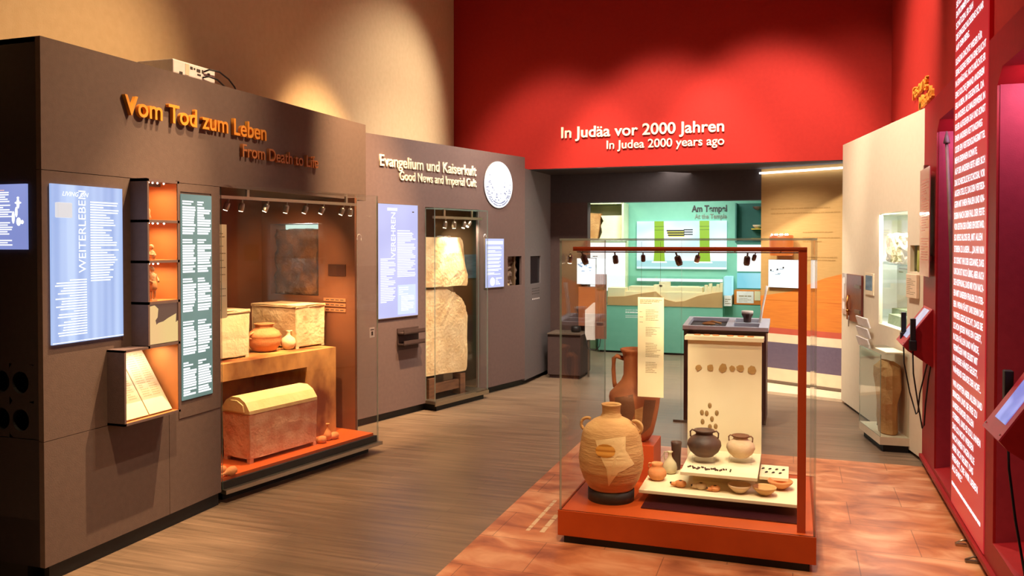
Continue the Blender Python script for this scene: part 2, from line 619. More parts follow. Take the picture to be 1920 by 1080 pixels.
def text_bm(bm, s, x, z, h, w, y=0., ext=.0, bold=.0, right=False, m=0, italic=0., rot=0., sx=None):
    """lettering with cap height h and total width w, baseline at (x, z), facing -y"""
    cu = bpy.data.curves.new('t', 'FONT')
    cu.body = s
    cu.size = 1
    cu.extrude = .5 if ext else 0
    cu.offset = bold
    cu.shear = italic
    o = bpy.data.objects.new('t', cu)
    COL.objects.link(o)
    bpy.context.view_layer.update()
    dg = bpy.context.evaluated_depsgraph_get()
    me = bpy.data.meshes.new_from_object(o.evaluated_get(dg))
    bpy.data.objects.remove(o)
    bpy.data.curves.remove(cu)
    xs = [v.co.x for v in me.vertices]
    x0, x1 = min(xs), max(xs)
    kx = w / (x1 - x0) if w else sx
    kz = h / .729
    n0 = len(bm.verts)
    bm.from_mesh(me)
    bpy.data.meshes.remove(me)
    bm.verts.ensure_lookup_table()
    cr, sr = math.cos(rot), math.sin(rot)
    fs = set()
    for v in bm.verts[n0:]:
        a = (v.co.x - (x1 if right else x0)) * kx
        b = v.co.y * kz
        v.co = Vector((x + a * cr - b * sr, y - (v.co.z + .5) * ext if ext else y, z + a * sr + b * cr))
        fs.update(v.link_faces)
    for f in fs:
        f.material_index = m


def lettering(s, label, mats, F, x, z, h, w, ext=.02, bold=.02, right=False, y=0., name='heading_lettering', group=None):
    b = B()
    text_bm(b.bm, s, 0, 0, h, w, 0, ext, bold, right)
    return solo(b, name, label, 'lettering', mats, F, (x, y, z), 0, group)


def rail_lamp(parent, x, y, z, tilt=0., lean=0., lit=True, s=1., lens=True):
    """a small display spotlight hanging from a rail: bracket, barrel, lens"""
    M = Matrix.Translation((x, y, z)) @ Matrix.Rotation(lean, 4, 'Y') @ Matrix.Rotation(tilt, 4, 'X')
    b = B()
    b.tube([(0, 0, 0), (0, 0, -.016 * s)], .004 * s, 0, 8)
    b.lathe([(.006 * s, -.014 * s), (.013 * s, -.018 * s), (.015 * s, -.026 * s), (.015 * s, -.052 * s), (.012 * s, -.058 * s)], seg=16)
    o = b.obj('spotlight', METALDK if not lit else METAL, parent, M)
    if lens:
        c = B()
        c.lathe([(.0115 * s, -.0605 * s), (.0115 * s, -.0582 * s)], seg=14)
        c.obj('lens', G_LENS if lit else METALDK, o)
    return o


# ------------------------------------------------------------------ the setting
b = B()
b.box(-6, 3, -4, 14, -.1, 0, 0)
struct(b, 'floor', floor_mat())
b = B()
b.box(-1.62, 1.4, -4, 6.5, -.05, .003, 0)
struct(b, 'floor_inlay', inlay_mat())
b = B()
b.box(-6, 3, -4, 9.75, 5.3, 5.4)
struct(b, 'ceiling', CEIL)
b = B()
b.box(-4.2, -3.8, -4, 9.75, 2.0, 5.3)
b.box(-4.2, -3.8, -4, 2.92, 0, 2.0)
struct(b, 'wall_left', BEIGE)
b = B()
b.box(-4.2, 1.0, 9, 9.75, 2.436, 5.3, 0)
b.box(-4.0, .9, 9.004, 9.74, 2.428, 2.437, 1)
struct(b, 'wall_back', [RED, FASCIA])
b = B()
b.box(.9, 1.2, -4, 9.0, 2.56, 5.3)
struct(b, 'wall_right', RED)
b = B()
b.box(-6, 3, -4.2, -4, 0, 5.3)
struct(b, 'wall_front', DKBROWN)
b = B()
b.box(-6.1, -6, -4, 14, 0, 5.3)
struct(b, 'wall_outer', DKBROWN)

# near left partition (hollow, with the opening of the large case and of the vitrine column)
b = B()
t = .03
b.box(2.92, 5.98, 0, t, 1.94, 2.555)
b.box(2.92, 3.30, 0, t, .672, 1.937)
b.box(3.30, 3.466, 0, t, 1.05, 1.937)
b.box(3.684, 4.172, 0, t, .672, 1.937)
b.box(3.466, 3.684, 0, t, 1.905, 1.937)
b.box(2.92, 3.732, 0, t, .08, .669)
b.box(3.735, 4.172, 0, t, .08, .672)
b.box(2.92, 5.98, t, .5, 2.53, 2.555)
b.box(2.92, 2.945, t, .7, .08, .30, 1)
b.box(5.95, 5.98, t, .5, 1.94, 2.53)
b.box(2.93, 4.1, .12, .7, 0, .08, 2)
b.box(2.96, 4.17, .02, .05, 0, .082, 2)
wall_a = struct(b, 'wall_left_near', [PAINT, PAINT_D, BLACK], FA)
# its end face, with four round speaker holes
b = B()
bm = b.bm
hole_c = [(.143, .944), (.263, .94), (.143, .765), (.263, .762)]
xs = [0, .203, .323, .7]
zs = [.30, .853, 1.04, 2.555]
hr = .055
for (i, k, c) in [(0, 1, None), (2, 1, None)]:
    pass


def holed(b, x0, x1, z0, z1, cx, cz, r, y, m=0, depth=.06, md=1, seg=24):
    """square cell with a round hole and a dark tube behind it"""
    ring = []
    out = []
    for i in range(seg):
        a = i / seg * math.tau
        dx, dz = math.cos(a), math.sin(a)
        ring.append((cx + r * dx, cz + r * dz))
        k = min(((x1 - cx) / dx if dx > 1e-9 else (x0 - cx) / dx if dx < -1e-9 else 9e9),
                ((z1 - cz) / dz if dz > 1e-9 else (z0 - cz) / dz if dz < -1e-9 else 9e9))
        out.append((cx + k * dx, cz + k * dz))
    V = lambda p, yy: b.bm.verts.new((p[0], yy, p[1]))
    I = [V(p, y) for p in ring]
    O = [V(p, y) for p in out]
    D = [V(p, y + depth) for p in ring]
    for i in range(seg):
        j = (i + 1) % seg
        b.bm.faces.new((I[i], I[j], O[j], O[i])).material_index = m
        b.bm.faces.new((I[j], I[i], D[i], D[j])).material_index = md
    b.bm.faces.new(D).material_index = md


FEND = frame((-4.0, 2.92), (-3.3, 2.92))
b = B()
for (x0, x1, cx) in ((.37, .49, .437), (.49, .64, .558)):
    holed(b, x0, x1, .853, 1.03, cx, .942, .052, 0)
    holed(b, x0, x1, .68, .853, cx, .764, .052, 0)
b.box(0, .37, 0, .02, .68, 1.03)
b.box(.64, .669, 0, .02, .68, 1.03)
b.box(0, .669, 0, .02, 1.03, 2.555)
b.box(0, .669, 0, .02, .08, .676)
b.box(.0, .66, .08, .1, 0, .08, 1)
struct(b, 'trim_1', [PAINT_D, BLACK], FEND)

# second partition with opening for the stone case
b = B()
b.box(-.35, .684, 0, .03, .07, 2.555)
b.box(1.53, 2.4, 0, .03, .07, 1.128)
b.box(1.53, 2.4, 0, .03, 1.45, 2.555)
b.box(1.53, 2.062, 0, .03, 1.128, 1.45)
b.box(2.334, 2.4, 0, .03, 1.128, 1.45)
b.box(.684, 1.53, 0, .03, 1.94, 2.555)
b.box(-.35, 2.4, .03, .5, 2.53, 2.555)
b.box(-.35, -.32, .03, .5, .07, 2.53)
b.box(-.3, 2.42, .04, .06, 0, .07, 1)
b.box(2.03, 2.36, .16, .18, 1.1, 1.48)
struct(b, 'wall_left_middle', [PAINT_B, BLACK], FB)
# jamb of the passage with the sunk screen
b = B()
b.box(0, .19, 0, .03, .05, 2.43)
b.box(.56, .95, 0, .03, .05, 2.43)
b.box(.19, .56, 0, .03, .05, 1.125)
b.box(.19, .56, 0, .03, 1.445, 2.43)
b.box(0, .95, .05, .07, 0, .06, 1)
struct(b, 'wall_left_far', [mat('slate paint', C(100, 92, 92), C(106, 97, 96), .7, 30, .1), BLACK], FC)
b = B()
b.box(-3.4, -2.37, 9.75, 9.9, .03, 2.085, 0)
b.box(-3.4, -2.39, 9.77, 9.88, 0, .04, 1)
struct(b, 'wall_passage', [DKBROWN, BLACK])
b = B()
b.box(-3.4, -.35, 9.75, 9.95, 2.085, 2.45)
b.box(-3.4, -.3, 9.95, 12.5, 2.7, 2.75, 1)
struct(b, 'trim_2', [FASCIA, CEIL])

# striped wall right of the passage
b = B()
L = .97
for (z0, z1, m) in ((1.0, 2.43, 0), (.65, 1.0, 1), (.585, .65, 2), (.49, .585, 3), (.2, .49, 4), (.062, .2, 3), (.03, .06, 5)):
    b.box(0, L + .3, 0 if m != 5 else -.01, .05, z0, z1, m)
# sloping dune edge of the orange field
b.prism([(0, 1.0), (0, .96), (L + .3, .96), (L + .3, 1.36), (.75, 1.22), (.35, 1.06)], -.002, .02, 1)
b.prism([(-.02, -.02), (L + .3, -.02), (L + .3, -.36), (-.28, -.62)], 0, .03, 3, 'z')
b.box(0.0, L + .3, -.05, 0, 2.372, 2.39, 6)
struct(b, 'wall_far_striped', [OCHRE, ORNG, BRICKR, CREAM, PURPLE, METALDK, G_STRIP], FE)
b = B()
b.box(-.36, -.30, 9.78, 12.4, 0, 2.7)
b.box(.3, .9, 9.75, 9.8, 0, 2.43)
struct(b, 'wall_far_right', TEAL)
b = B()
b.box(-4, -.3, 12.3, 12.4, 0, 2.7)
b.box(-3.5, -3.4, 9.9, 12.3, 0, 2.7)
struct(b, 'wall_far', TEAL)

# cream partition with two windows, far right
b = B()
b.box(0, 1.222, 0, .03, .03, 2.57)
b.box(1.222, 1.94, 0, .03, .03, .912)
b.box(1.222, 1.94, 0, .03, 1.845, 2.57)
b.box(1.94, 2.004, 0, .03, .03, 2.57)
b.box(2.004, 2.222, 0, .03, .03, 1.382)
b.box(2.004, 2.222, 0, .03, 1.58, 2.57)
b.box(2.222, 2.32, 0, .03, .03, 2.57)
b.box(0, .02, .03, .15, 0, 2.57)
b.box(0.02, 2.3, .03, .05, 0, .035, 1)
b.box(0.0, 2.3, .03, .2, 2.55, 2.57)
struct(b, 'wall_right_far', [CREAMW, BLACK], FQ)

# red niche wall on the right; x = 7 - Y
b = B()
N1 = (.947, 1.544)
N2 = (2.655, 5.0)
zt = 2.395
b.box(.40, N1[0], 0, .5, .06, zt)
b.box(N1[1], N2[0], 0, .5, .06, zt)
b.box(.40, N2[1], 0, .5, zt, 2.57)
b.prism([(-.0, .06), (-.0, .105), (.5, .24), (.5, .06)], N1[0], N1[1], 0, 'x')
b.prism([(-.0, .06), (-.0, .2), (.5, .3), (.5, .06)], N2[0], N2[1], 0, 'x')
b.box(.40, N2[1], .5, .53, .06, 2.57, 1)
for n in (N1, N2):
    b.box(n[0], n[0] + .004, .012, .5, .1, zt, 1)
    b.prism([(n[0], zt), (n[0] + .1, zt), (n[0], zt - .07)], .0, .5, 0)
b.box(N1[1] - .004, N1[1], .012, .5, .1, zt, 1)
b.box(.44, N2[1], .04, .06, 0, .062, 2)
b.box(.40, N2[1], -.02, 0, .05, .075, 0)
struct(b, 'wall_right_near', [RED2, REDDK, BLACK], FR)
PINK = (1, .62, .85)
area((1.08, 4.1, 2.37), (1.06, 4.34, 1.2), 5.5, .3, .3, PINK)
area((1.08, 5.8, 2.37), (1.06, 6.05, 1.2), 4.5, .3, .3, (.85, .55, 1))

# ------------------------------------------------------------------ headings
lettering('Vom Tod zum Leben', 'orange raised German heading above the large stone chest case', GOLDL, FA, 3.407, 2.268, .105, 1.21, .022, .012)
lettering('From Death to Life', 'copper raised English heading under the orange German one', COPPERL, FA, 4.37, 2.14, .085, .868, .022, .004)
lettering('Evangelium und Kaiserkult', 'ivory raised German heading beside the round white disc', IVORYL, FB, .058, 2.285, .105, 1.425, .012, .012)
lettering('Good News and Imperial Cult', 'smaller ivory English heading beside the round white disc, under the German line', IVORYL, FB, .316, 2.172, .085, 1.167, .012, .008)
lettering('In Jud\u00e4a vor 2000 Jahren', 'large ivory German heading on the red end wall', IVORYL, ID, -2.488, 2.775, .125, 1.778, .02, .016, y=9.0)
lettering('In Judea 2000 years ago', 'smaller ivory English heading on the red end wall', IVORYL, ID, -1.969, 2.634, .095, 1.26, .02, .01, y=9.0)
lettering('Festung', 'upper line of orange raised letters high above the cream wall vitrine', GOLDL, frame((.9, 7), (.9, 6)), -.28, 2.73, .10, .72, .02, .004)
lettering('Masada', 'lower line of orange raised letters high above the cream wall vitrine', GOLDL, frame((.9, 7), (.9, 6)), .08, 2.60, .10, .62, .02, .004)
lettering('Am Tempel', 'black German heading on the teal wall over the palm trunk screen', BLKL, ID, -1.428, 2.052, .095, .50, .01, .03, y=12.3)
lettering('At the Temple', 'grey English heading on the teal wall under the black one', GREYL, ID, -1.385, 1.95, .072, .455, .01, .02, y=12.3)

# ------------------------------------------------------------------ near left partition: panels
t = thing('illuminated_sign', 'large backlit blue sign with a white button box, beside the amber vitrines', 'sign', FA, (2.962, 0, 1.118))
b = B()
b.box(0, .432, -.012, 0, 0, .759)
for z in (.759 * .985,):
    pass
b.quad(.0, .432, .004, .008, -.0125, 1)
b.greek(.225, .405, .685, 32, .0125, .0062, -.0132, 1, 3, ragged=.45, words=False)
b.greek(.015, .2, .305, 22, .0125, .0058, -.0132, 1, 4, right=True, ragged=.3, words=False)
text_bm(b.bm, 'WEITERLEBEN', .196, .335, .045, .40, -.0132, 0, .0, False, 1, rot=math.pi / 2)
text_bm(b.bm, 'LIVING ON', .06, .705, .022, .155, -.0136, 0, .012, False, 1, italic=.3)
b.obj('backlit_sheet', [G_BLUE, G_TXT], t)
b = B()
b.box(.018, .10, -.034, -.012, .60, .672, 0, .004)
b.obj('button_box', glow('white paper with added glow', C(232, 228, 230), .8), t)  # box is no lamp; the light on the paper is put in as glow

t = thing('illuminated_sign', 'slate blue lit sign with a white pictogram on the dark wall end', 'sign', FEND, (.40, 0, 1.568))
b = B()
b.box(0, .218, -.012, 0, 0, .306)
for i, (zz, n) in enumerate(((.27, 5), (.21, 6), (.128, 6), (.045, 3))):
    b.greek(.0, .135, zz, n, .0105, .0058, -.013, 1, 10 + i, ragged=.5, words=False)
b.greek(.0, .09, .28, 1, .01, .005, -.013, 2, 3)
b.greek(.0, .07, .222, 1, .01, .005, -.013, 2, 4)
for (x, z, w, h) in ((.16, .19, .02, .05), (.148, .212, .044, .012), (.15, .15, .018, .05), (.13, .12, .02, .06), (.158, .11, .03, .04), (.185, .118, .02, .02), (.162, .235, .016, .012)):
    b.ball((x + w / 2, -.013, z + h / 2), 1, 1, (w / 2, .001, h / 2), 10, 6)
b.obj('backlit_sheet', [G_BLUE3, G_TXT, G_TXTO], t)

t = thing('illuminated_sign', 'tall backlit sage green text sign between amber vitrines and large case', 'sign', FA, (3.829, 0, .70))
b = B()
b.box(0, .258, -.01, 0, 0, 1.177)
for k, zz in enumerate((1.14, .92, .695, .45, .215)):
    for (a, c, r_, sd) in ((.008, .118, False, 1), (.132, .25, False, 2)):
        b.greek(a, c * .85, zz, 2, .014, .009, -.011, 1, k * 9 + sd, words=False)
        b.greek(a, c, zz - .032, 8, .0145, .011, -.011, 1, k * 7 + sd + 40, ragged=.2, words=False)
        b.greek(a, c, zz - .152, 3, .0145, .011, -.011, 1, k * 7 + sd + 80, ragged=.3, words=False)
b.obj('backlit_sheet', [G_GREEN, G_TXT], t)
b = B()
b.box(-.02, .34, -.004, 0, 1.19, 1.237)
b.box(-.02, 0, -.004, 0, -.1, 1.19)
b.box(.262, .34, -.004, 0, -.1, 1.19)
b.box(0, .262, -.004, 0, -.1, -.005)
b.obj('frame', PAINT, t)

# vitrine column: three lit cells, a map, a box for an open book
t = thing('vitrine_column', 'column of small amber lit vitrines jutting from the near wall', 'vitrine', FA, (3.46, -.112, 0))
b = B()
D = .24
b.box(0, .012, 0, D, 1.055, 1.937)
b.box(.222, .236, 0, D, .672, 1.937)
for z in (1.925, 1.71, 1.496, 1.279, 1.05):
    b.box(0, .236, 0, D, z - .004, z + .01)
b.box(-.165, -.153, 0, .112, .672, 1.055)
b.box(-.165, .236, 0, D - .1, .672, .684)
b.box(-.165, .012, 0, .112, 1.045, 1.057)
b.obj('body', PAINT_B, t)
b = B()
for (z0, z1) in ((1.72, 1.921), (1.506, 1.706), (1.289, 1.492)):
    b.box(.012, .222, D - .01, D, z0, z1)
    b.box(.012, .014, .004, D, z0, z1)
    b.box(.22, .222, .004, D, z0, z1)
    b.box(.012, .222, .004, D, z0, z0 + .003)
b.box(-.153, .222, .34, .35, .684, 1.046)
b.box(-.153, -.151, .004, .35, .684, 1.046)
b.box(.22, .222, .004, .35, .684, 1.046)
b.box(-.153, .222, .004, .35, .684, .686)
b.box(-.153, .222, .114, .35, 1.04, 1.046)
b.obj('lining', WARMBOX, t)
b = B()
b.box(.012, .222, .006, .012, 1.064, 1.275)
z0, x0 = 1.064, .012
b.prism([(x0, z0), (.222, z0), (.222, z0 + .11), (.205, z0 + .1), (.21, z0 + .15), (.15, z0 + .13), (.115, z0 + .115), (.08, z0 + .11), (.062, z0 + .1), (.055, z0 + .125), (.07, z0 + .14), (.076, z0 + .185), (.05, z0 + .205), (.012, z0 + .2)], .003, .0055, 1)
b.obj('map_screen', [G_MAPB, G_MAPA], t)
for k, zz in enumerate((1.916, 1.702, 1.488)):
    b = B()
    for i in range(4 if k < 2 else 3):
        x = (.03, .068, .095, .15)[i]
        b.ball((x, .02 + .008 * (i % 2), zz), .0045, 0)
    b.obj('led_lights', G_DOT, t)
    w = FA @ Vector((3.46 + .11, -.112 + .1, zz - .02))
    area(w, w - Vector((0, 0, 1)), .6, .15, .1, WARM)
b = B()
b.box(.012, .222, 0, .003, 1.29, 1.49)
b.box(.012, .222, 0, .003, 1.506, 1.706)
b.box(.012, .222, 0, .003, 1.72, 1.921)
b.obj('glass_front', GLASS, t)
w = FA @ Vector((3.5, .0, 1.03))
area(w, w - Vector((-.05, 0, 1)), .8, .3, .1, NEUT)

# open book on a sloping rest in the low box
t = thing('open_book', 'open book on a sloping rest in the low lit box', 'book', FA, (3.485, -.09, .688))
M = Matrix.Rotation(math.radians(-33), 4, 'X')
b = B()
b.box(-.175, .175, .0, .012, 0, .41, 0, 0, M)
b.obj('cover', CLAYD, t)
for (a, c, sd) in ((-.17, -.004, 1), (.002, .168, 3)):
    b = B()
    b.box(a, c, -.006, .0, .005, .405, 0, .002, M)
    n0 = len(b.bm.verts)
    b.greek(a + .02, (a + c) / 2 - .006, .36, 20, .013, .005, -.0066, 1, sd, ragged=.15)
    b.greek((a + c) / 2 + .006, c - .02, .36, 20, .013, .005, -.0066, 1, sd + 1, ragged=.15)
    b.bm.verts.ensure_lookup_table()
    for v in b.bm.verts[n0:]:
        v.co = M @ v.co
    b.obj('page', [PAPER, mat('pale brown print', C(212, 190, 142), None, .8)], t)


# figurines
def figurine(name, label, x, z, h, stand, y=-.06):
    t = thing(name, label, 'figurine', FA, (x, y, z))
    b = B()
    k = h
    if stand:
        b.box(-.11 * k, .11 * k, -.09 * k, .09 * k, 0, .05 * k)
        b.tube([(-.05 * k, 0, .05 * k), (-.055 * k, 0, .25 * k), (-.05 * k, 0, .47 * k)], [.035 * k, .045 * k, .06 * k])
        b.tube([(.07 * k, -.02 * k, .05 * k), (.06 * k, -.03 * k, .26 * k), (.03 * k, 0, .47 * k)], [.035 * k, .045 * k, .06 * k])
        b.tube([(0, 0, .4 * k), (0, 0, .5 * k), (0, 0, .62 * k), (0, 0, .76 * k), (0, 0, .82 * k), (0, 0, .86 * k)], [.11 * k, .13 * k, .1 * k, .13 * k, .07 * k, .04 * k])
        b.tube([(-.13 * k, 0, .77 * k), (-.19 * k, -.03 * k, .62 * k), (-.1 * k, -.12 * k, .53 * k)], [.045 * k, .04 * k, .03 * k])
        b.tube([(.13 * k, 0, .77 * k), (.2 * k, -.03 * k, .62 * k), (.12 * k, -.13 * k, .56 * k)], [.045 * k, .04 * k, .03 * k])
        b.ball((0, -.01 * k, .93 * k), .07 * k, 0, (.9, 1, 1.15))
        b.ball((0, .01 * k, .955 * k), .074 * k, 0, (1, 1, .9))
        b.ball((0, -.075 * k, .92 * k), .014 * k, 0)
    else:
        b.box(-.2 * k, .2 * k, -.16 * k, .16 * k, 0, .1 * k)
        b.tube([(0, 0, .1 * k), (0, 0, .3 * k), (0, 0, .52 * k), (0, 0, .62 * k), (0, 0, .7 * k)], [.22 * k, .24 * k, .21 * k, .12 * k, .08 * k])
        b.tube([(-.2 * k, 0, .52 * k), (-.26 * k, -.08 * k, .32 * k), (-.04 * k, -.22 * k, .34 * k)], [.07 * k, .065 * k, .05 * k])
        b.tube([(.2 * k, 0, .52 * k), (.26 * k, -.08 * k, .3 * k), (.04 * k, -.22 * k, .28 * k)], [.07 * k, .065 * k, .05 * k])
        b.ball((0, -.02 * k, .84 * k), .14 * k, 0, (.85, 1, 1.1))
        b.ball((0, .02 * k, .88 * k), .15 * k, 0, (1, 1, .95))
        b.ball((0, -.16 * k, .82 * k), .025 * k, 0)
    b.obj('body', SKIN, t)
    if stand:
        b = B()
        b.lathe([(.1 * k, .3 * k), (.15 * k, .36 * k), (.14 * k, .5 * k), (.1 * k, .6 * k)], seg=16)
        b.obj('tunic', CLAYO, t)
    return t


figurine('clay_bust', 'small pale clay bust in the middle amber vitrine', 3.516, 1.509, .08, False, -.085)
figurine('clay_statuette', 'pale clay statuette of a standing figure in the third amber vitrine', 3.518, 1.292, .18, True, -.085)
b = B()
b.lathe([(.012, 0), (.014, .01), (.008, .03), (.011, .045), (.003, .06)], seg=14)
solo(b, 'clay_fragment', 'small clay fragment in the top amber vitrine', 'artefact', SKIN, FA, (3.49, -.09, 1.723))

# projector on top of the partition
t = thing('video_projector', 'white video projector lying on top of the near brown wall', 'projector', FA, (3.83, .04, 2.556))
b = B()
b.box(0, .36, 0, .26, .008, .09, 0, .008)
for x in (.05, .3):
    b.box(x, x + .03, .03, .06, 0, .01)
b.obj('body', WHITE, t)
for (x, z, w, h) in ((.14, .055, .02, .016), (.17, .058, .012, .01), (.195, .05, .03, .018), (.2, .03, .03, .01), (.24, .05, .012, .02), (.29, .05, .02, .012), (.05, .01, .025, .016)):
    b = B()
    b.box(x, x + w, -.002, .001, z, z + h)
    b.obj('socket', INKD, t)
b = B()
b.box(.10, .13, -.002, .001, .015, .08)
b.obj('vent', CREAMW, t)
for i, pts in enumerate(([(.255, -.003, .062), (.27, -.03, .075), (.36, -.03, .08), (.46, -.02, .055), (.53, -.01, .02), (.56, 0, .0)],
                         [(.245, -.003, .026), (.27, -.025, .035), (.35, -.025, .03), (.43, -.01, .008), (.47, 0, .0)])):
    b = B()
    b.tube(pts, .005)
    b.obj('cable', RUBBER, t)

# ------------------------------------------------------------------ the large case with the stone chests (frame FK)
t = thing('display_case', 'large glass fronted case with stone chests in the brown wall', 'display case', FK, (0, 0, 0))
ZT = 1.945
UR = 1.43
b = B()
b.box(0, UR, .02, 1.2, .13, .15, 0)
b.obj('floor_board', mat('orange felt board', C(206, 92, 34), C(196, 84, 30), .45, 5), t)
b = B()
b.box(-.0, 1.475, -.035, .2, .06, .085)
b.obj('base_rail', METAL, t)
b = B()
b.box(.0, 1.45, .0, 1.0, .085, .13)
b.box(.05, 1.42, .06, .9, 0, .06)
b.obj('plinth', BLACK, t)
b = B()
b.box(UR + .001, UR + .025, .2, .58, .0, ZT)
b.box(UR + .001, UR + .025, 1.117, 1.25, .0, ZT)
b.box(UR + .001, UR + .025, .58, 1.117, .0, 1.176)
b.box(UR + .001, UR + .025, .58, 1.117, 1.754, ZT)
b.box(-.05, UR + .2, 1.22, 1.25, .15, ZT)
b.box(-.03, 0, .05, 1.25, .15, ZT)
# shallow niche for the relief
b.box(UR + .025, UR + .20, .56, .58, 1.15, 1.78)
b.box(UR + .025, UR + .20, 1.117, 1.137, 1.15, 1.78)
b.box(UR + .025, UR + .20, .56, 1.137, 1.156, 1.176)
b.box(UR + .025, UR + .20, .56, 1.137, 1.754, 1.774)
b.obj('lining', CASEBR, t)
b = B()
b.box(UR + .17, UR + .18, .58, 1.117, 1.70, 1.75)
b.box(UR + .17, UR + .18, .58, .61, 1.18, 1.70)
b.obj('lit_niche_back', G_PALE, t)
b = B()
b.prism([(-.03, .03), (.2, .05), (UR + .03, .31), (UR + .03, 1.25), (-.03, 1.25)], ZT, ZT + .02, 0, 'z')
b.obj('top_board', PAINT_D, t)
b = B()
b.pane(0.0, 1.46, -.006, .004, .085, ZT + .01)
b.obj('front_glass', [GLASS, EDGE], t)
b = B()
b.prism([(.25, .004), (1.45, .004), (1.45, .30), (.25, .05)], ZT + .003, ZT + .01, 0, 'z')
b.obj('top_glass', GLASS, t)
b = B()
b.pane(1.45, 1.46, .004, .2, .085, ZT + .01)
b.obj('side_glass', [GLASS, EDGE], t)
b = B()
b.tube([(1.246 + .022 * math.cos(a), -.0075, 1.632 + .03 * math.sin(a)) for a in [math.pi * (i / 10) for i in range(11)]], .0026)
b.ball((1.224, -.0075, 1.625), .008, 0, (.7, .3, 1.6))
b.ball((1.268, -.0075, 1.625), .008, 0, (.7, .3, 1.6))
b.obj('headphone_symbol', WHITEINK, t)
b = B()
b.box(1.36, 1.415, -.009, -.0065, .885, .96, 0)
b.box(1.378, 1.397, -.0098, -.009, .90, .93, 1)
b.quad(1.368, 1.407, .94, .947, -.0095, 1)
b.obj('sticker', [WHITE, INKD], t)

t = thing('light_rail', 'steel light rail with spotlights under the roof of the large case', 'light rail', FK, (.35, .15, 1.885))
b = B()
b.box(-.28, 1.03, -.012, .012, -.006, .014)
b.obj('rail', METAL, t)
for x in (-.02, .92):
    b = B()
    b.box(x, x + .02, -.008, .008, .014, .06)
    b.obj('hanger', METAL, t)
for i, x in enumerate((-.16, -.05, .17, .34, .53, .7, .91, .98)):
    rail_lamp(t, x, .0, -.008, .25, (.2, 0, .3, .05, .25, .35, .3, -.2)[i], True, 1.25)
for (x, y, tx, ty, tz, e) in ((.5, .05, .62, .16, .3, 100), (.5, .15, .35, .55, .9, 44), (.9, .15, 1.15, .5, .9, 64), (1.1, .12, 1.2, .25, .3, 44), (.6, .2, 1.43, .8, 1.25, 36), (.3, .2, .3, .5, 1.0, 16)):
    spot(FK @ Vector((x, y, 1.84)), FK @ Vector((tx, ty, tz)), e, 70, .7, WARM2, .02)

# stepped podium
t = thing('podium', 'rust marbled bridge shaped podium standing inside the large case', 'podium', FK, (0, 0, .15))
b = B()
b.box(.02, 1.325, .3, .9, .535, .65)
b.box(1.02, 1.325, .3, .9, 0, .535)
b.box(.02, .12, .3, .9, 0, .535)
b.box(.12, 1.02, .86, .9, 0, .535)
b.obj('body', WOODR, t)

b = B()
for i in range(1):
    b.box(UR - .006, UR, .29, .47, 1.338, 1.43, 0)
solo(b, 'label_plate', 'dark brown label plate on the side lining of the large case', 'label', mat('dark brown plate', C(70, 36, 22), None, .5), FK)
b = B()
for z in (1.165, 1.125, 1.085):
    b.box(UR - .006, UR, .29, .52, z - .026, z, 0)
    for j in range(4):
        b.box(UR - .007, UR - .006, .31 + j * .05, .345 + j * .05, z - .016, z - .01, 1)
solo(b, 'label_plate', 'set of three pale label strips low on the side lining of the large case', 'label', [mat('pale brown plate', C(176, 118, 76), None, .5), INKD], FK)
b = B()
b.box(.02, .17, .15, .156, 1.12, 1.715, 0)
b.greek(.03, .16, 1.68, 3, .02, .006, .149, 1, 2)
b.greek(.03, .16, 1.58, 10, .045, .005, .149, 1, 5)
solo(b, 'text_sheet', 'narrow tall cream text sheet inside the large stone chest case', 'sign', [PAPER, INK], FK)

# dark relief stone
b = B()
rnd = random.Random(4)
NX, NZ = 16, 22
g = [[None] * (NZ + 1) for _ in range(NX + 1)]
for i in range(NX + 1):
    for k in range(NZ + 1):
        y = .625 + .465 * i / NX
        z = 1.178 + .525 * k / NZ
        if k == NZ:
            z += rnd.uniform(-.012, .012)
        d = rnd.uniform(-.012, .012) + .012 * math.sin(i * 1.3) * math.sin(k * .9)
        g[i][k] = b.bm.verts.new((UR + .03 + d, y, z))
for i in range(NX):
    for k in range(NZ):
        b.bm.faces.new((g[i][k], g[i + 1][k], g[i + 1][k + 1], g[i][k + 1])).smooth = True
bl = [b.bm.verts.new((UR + .12, v.co.y, v.co.z)) for v in [g[i][0] for i in range(NX + 1)]]
tl = [b.bm.verts.new((UR + .12, v.co.y, v.co.z)) for v in [g[i][NZ] for i in range(NX + 1)]]
for i in range(NX):
    b.bm.faces.new((g[i + 1][0], g[i][0], bl[i], bl[i + 1]))
    b.bm.faces.new((g[i][NZ], g[i + 1][NZ], tl[i + 1], tl[i]))
b.bm.faces.new([g[0][k] for k in range(NZ + 1)] + [tl[0], bl[0]])
b.bm.faces.new([g[NX][k] for k in range(NZ, -1, -1)] + [bl[NX], tl[NX]])
b.bm.faces.new(bl + tl[::-1])
solo(b, 'relief_slab', 'dark rough relief slab in the lit niche of the large case', 'stone relief', DARKST, FK)


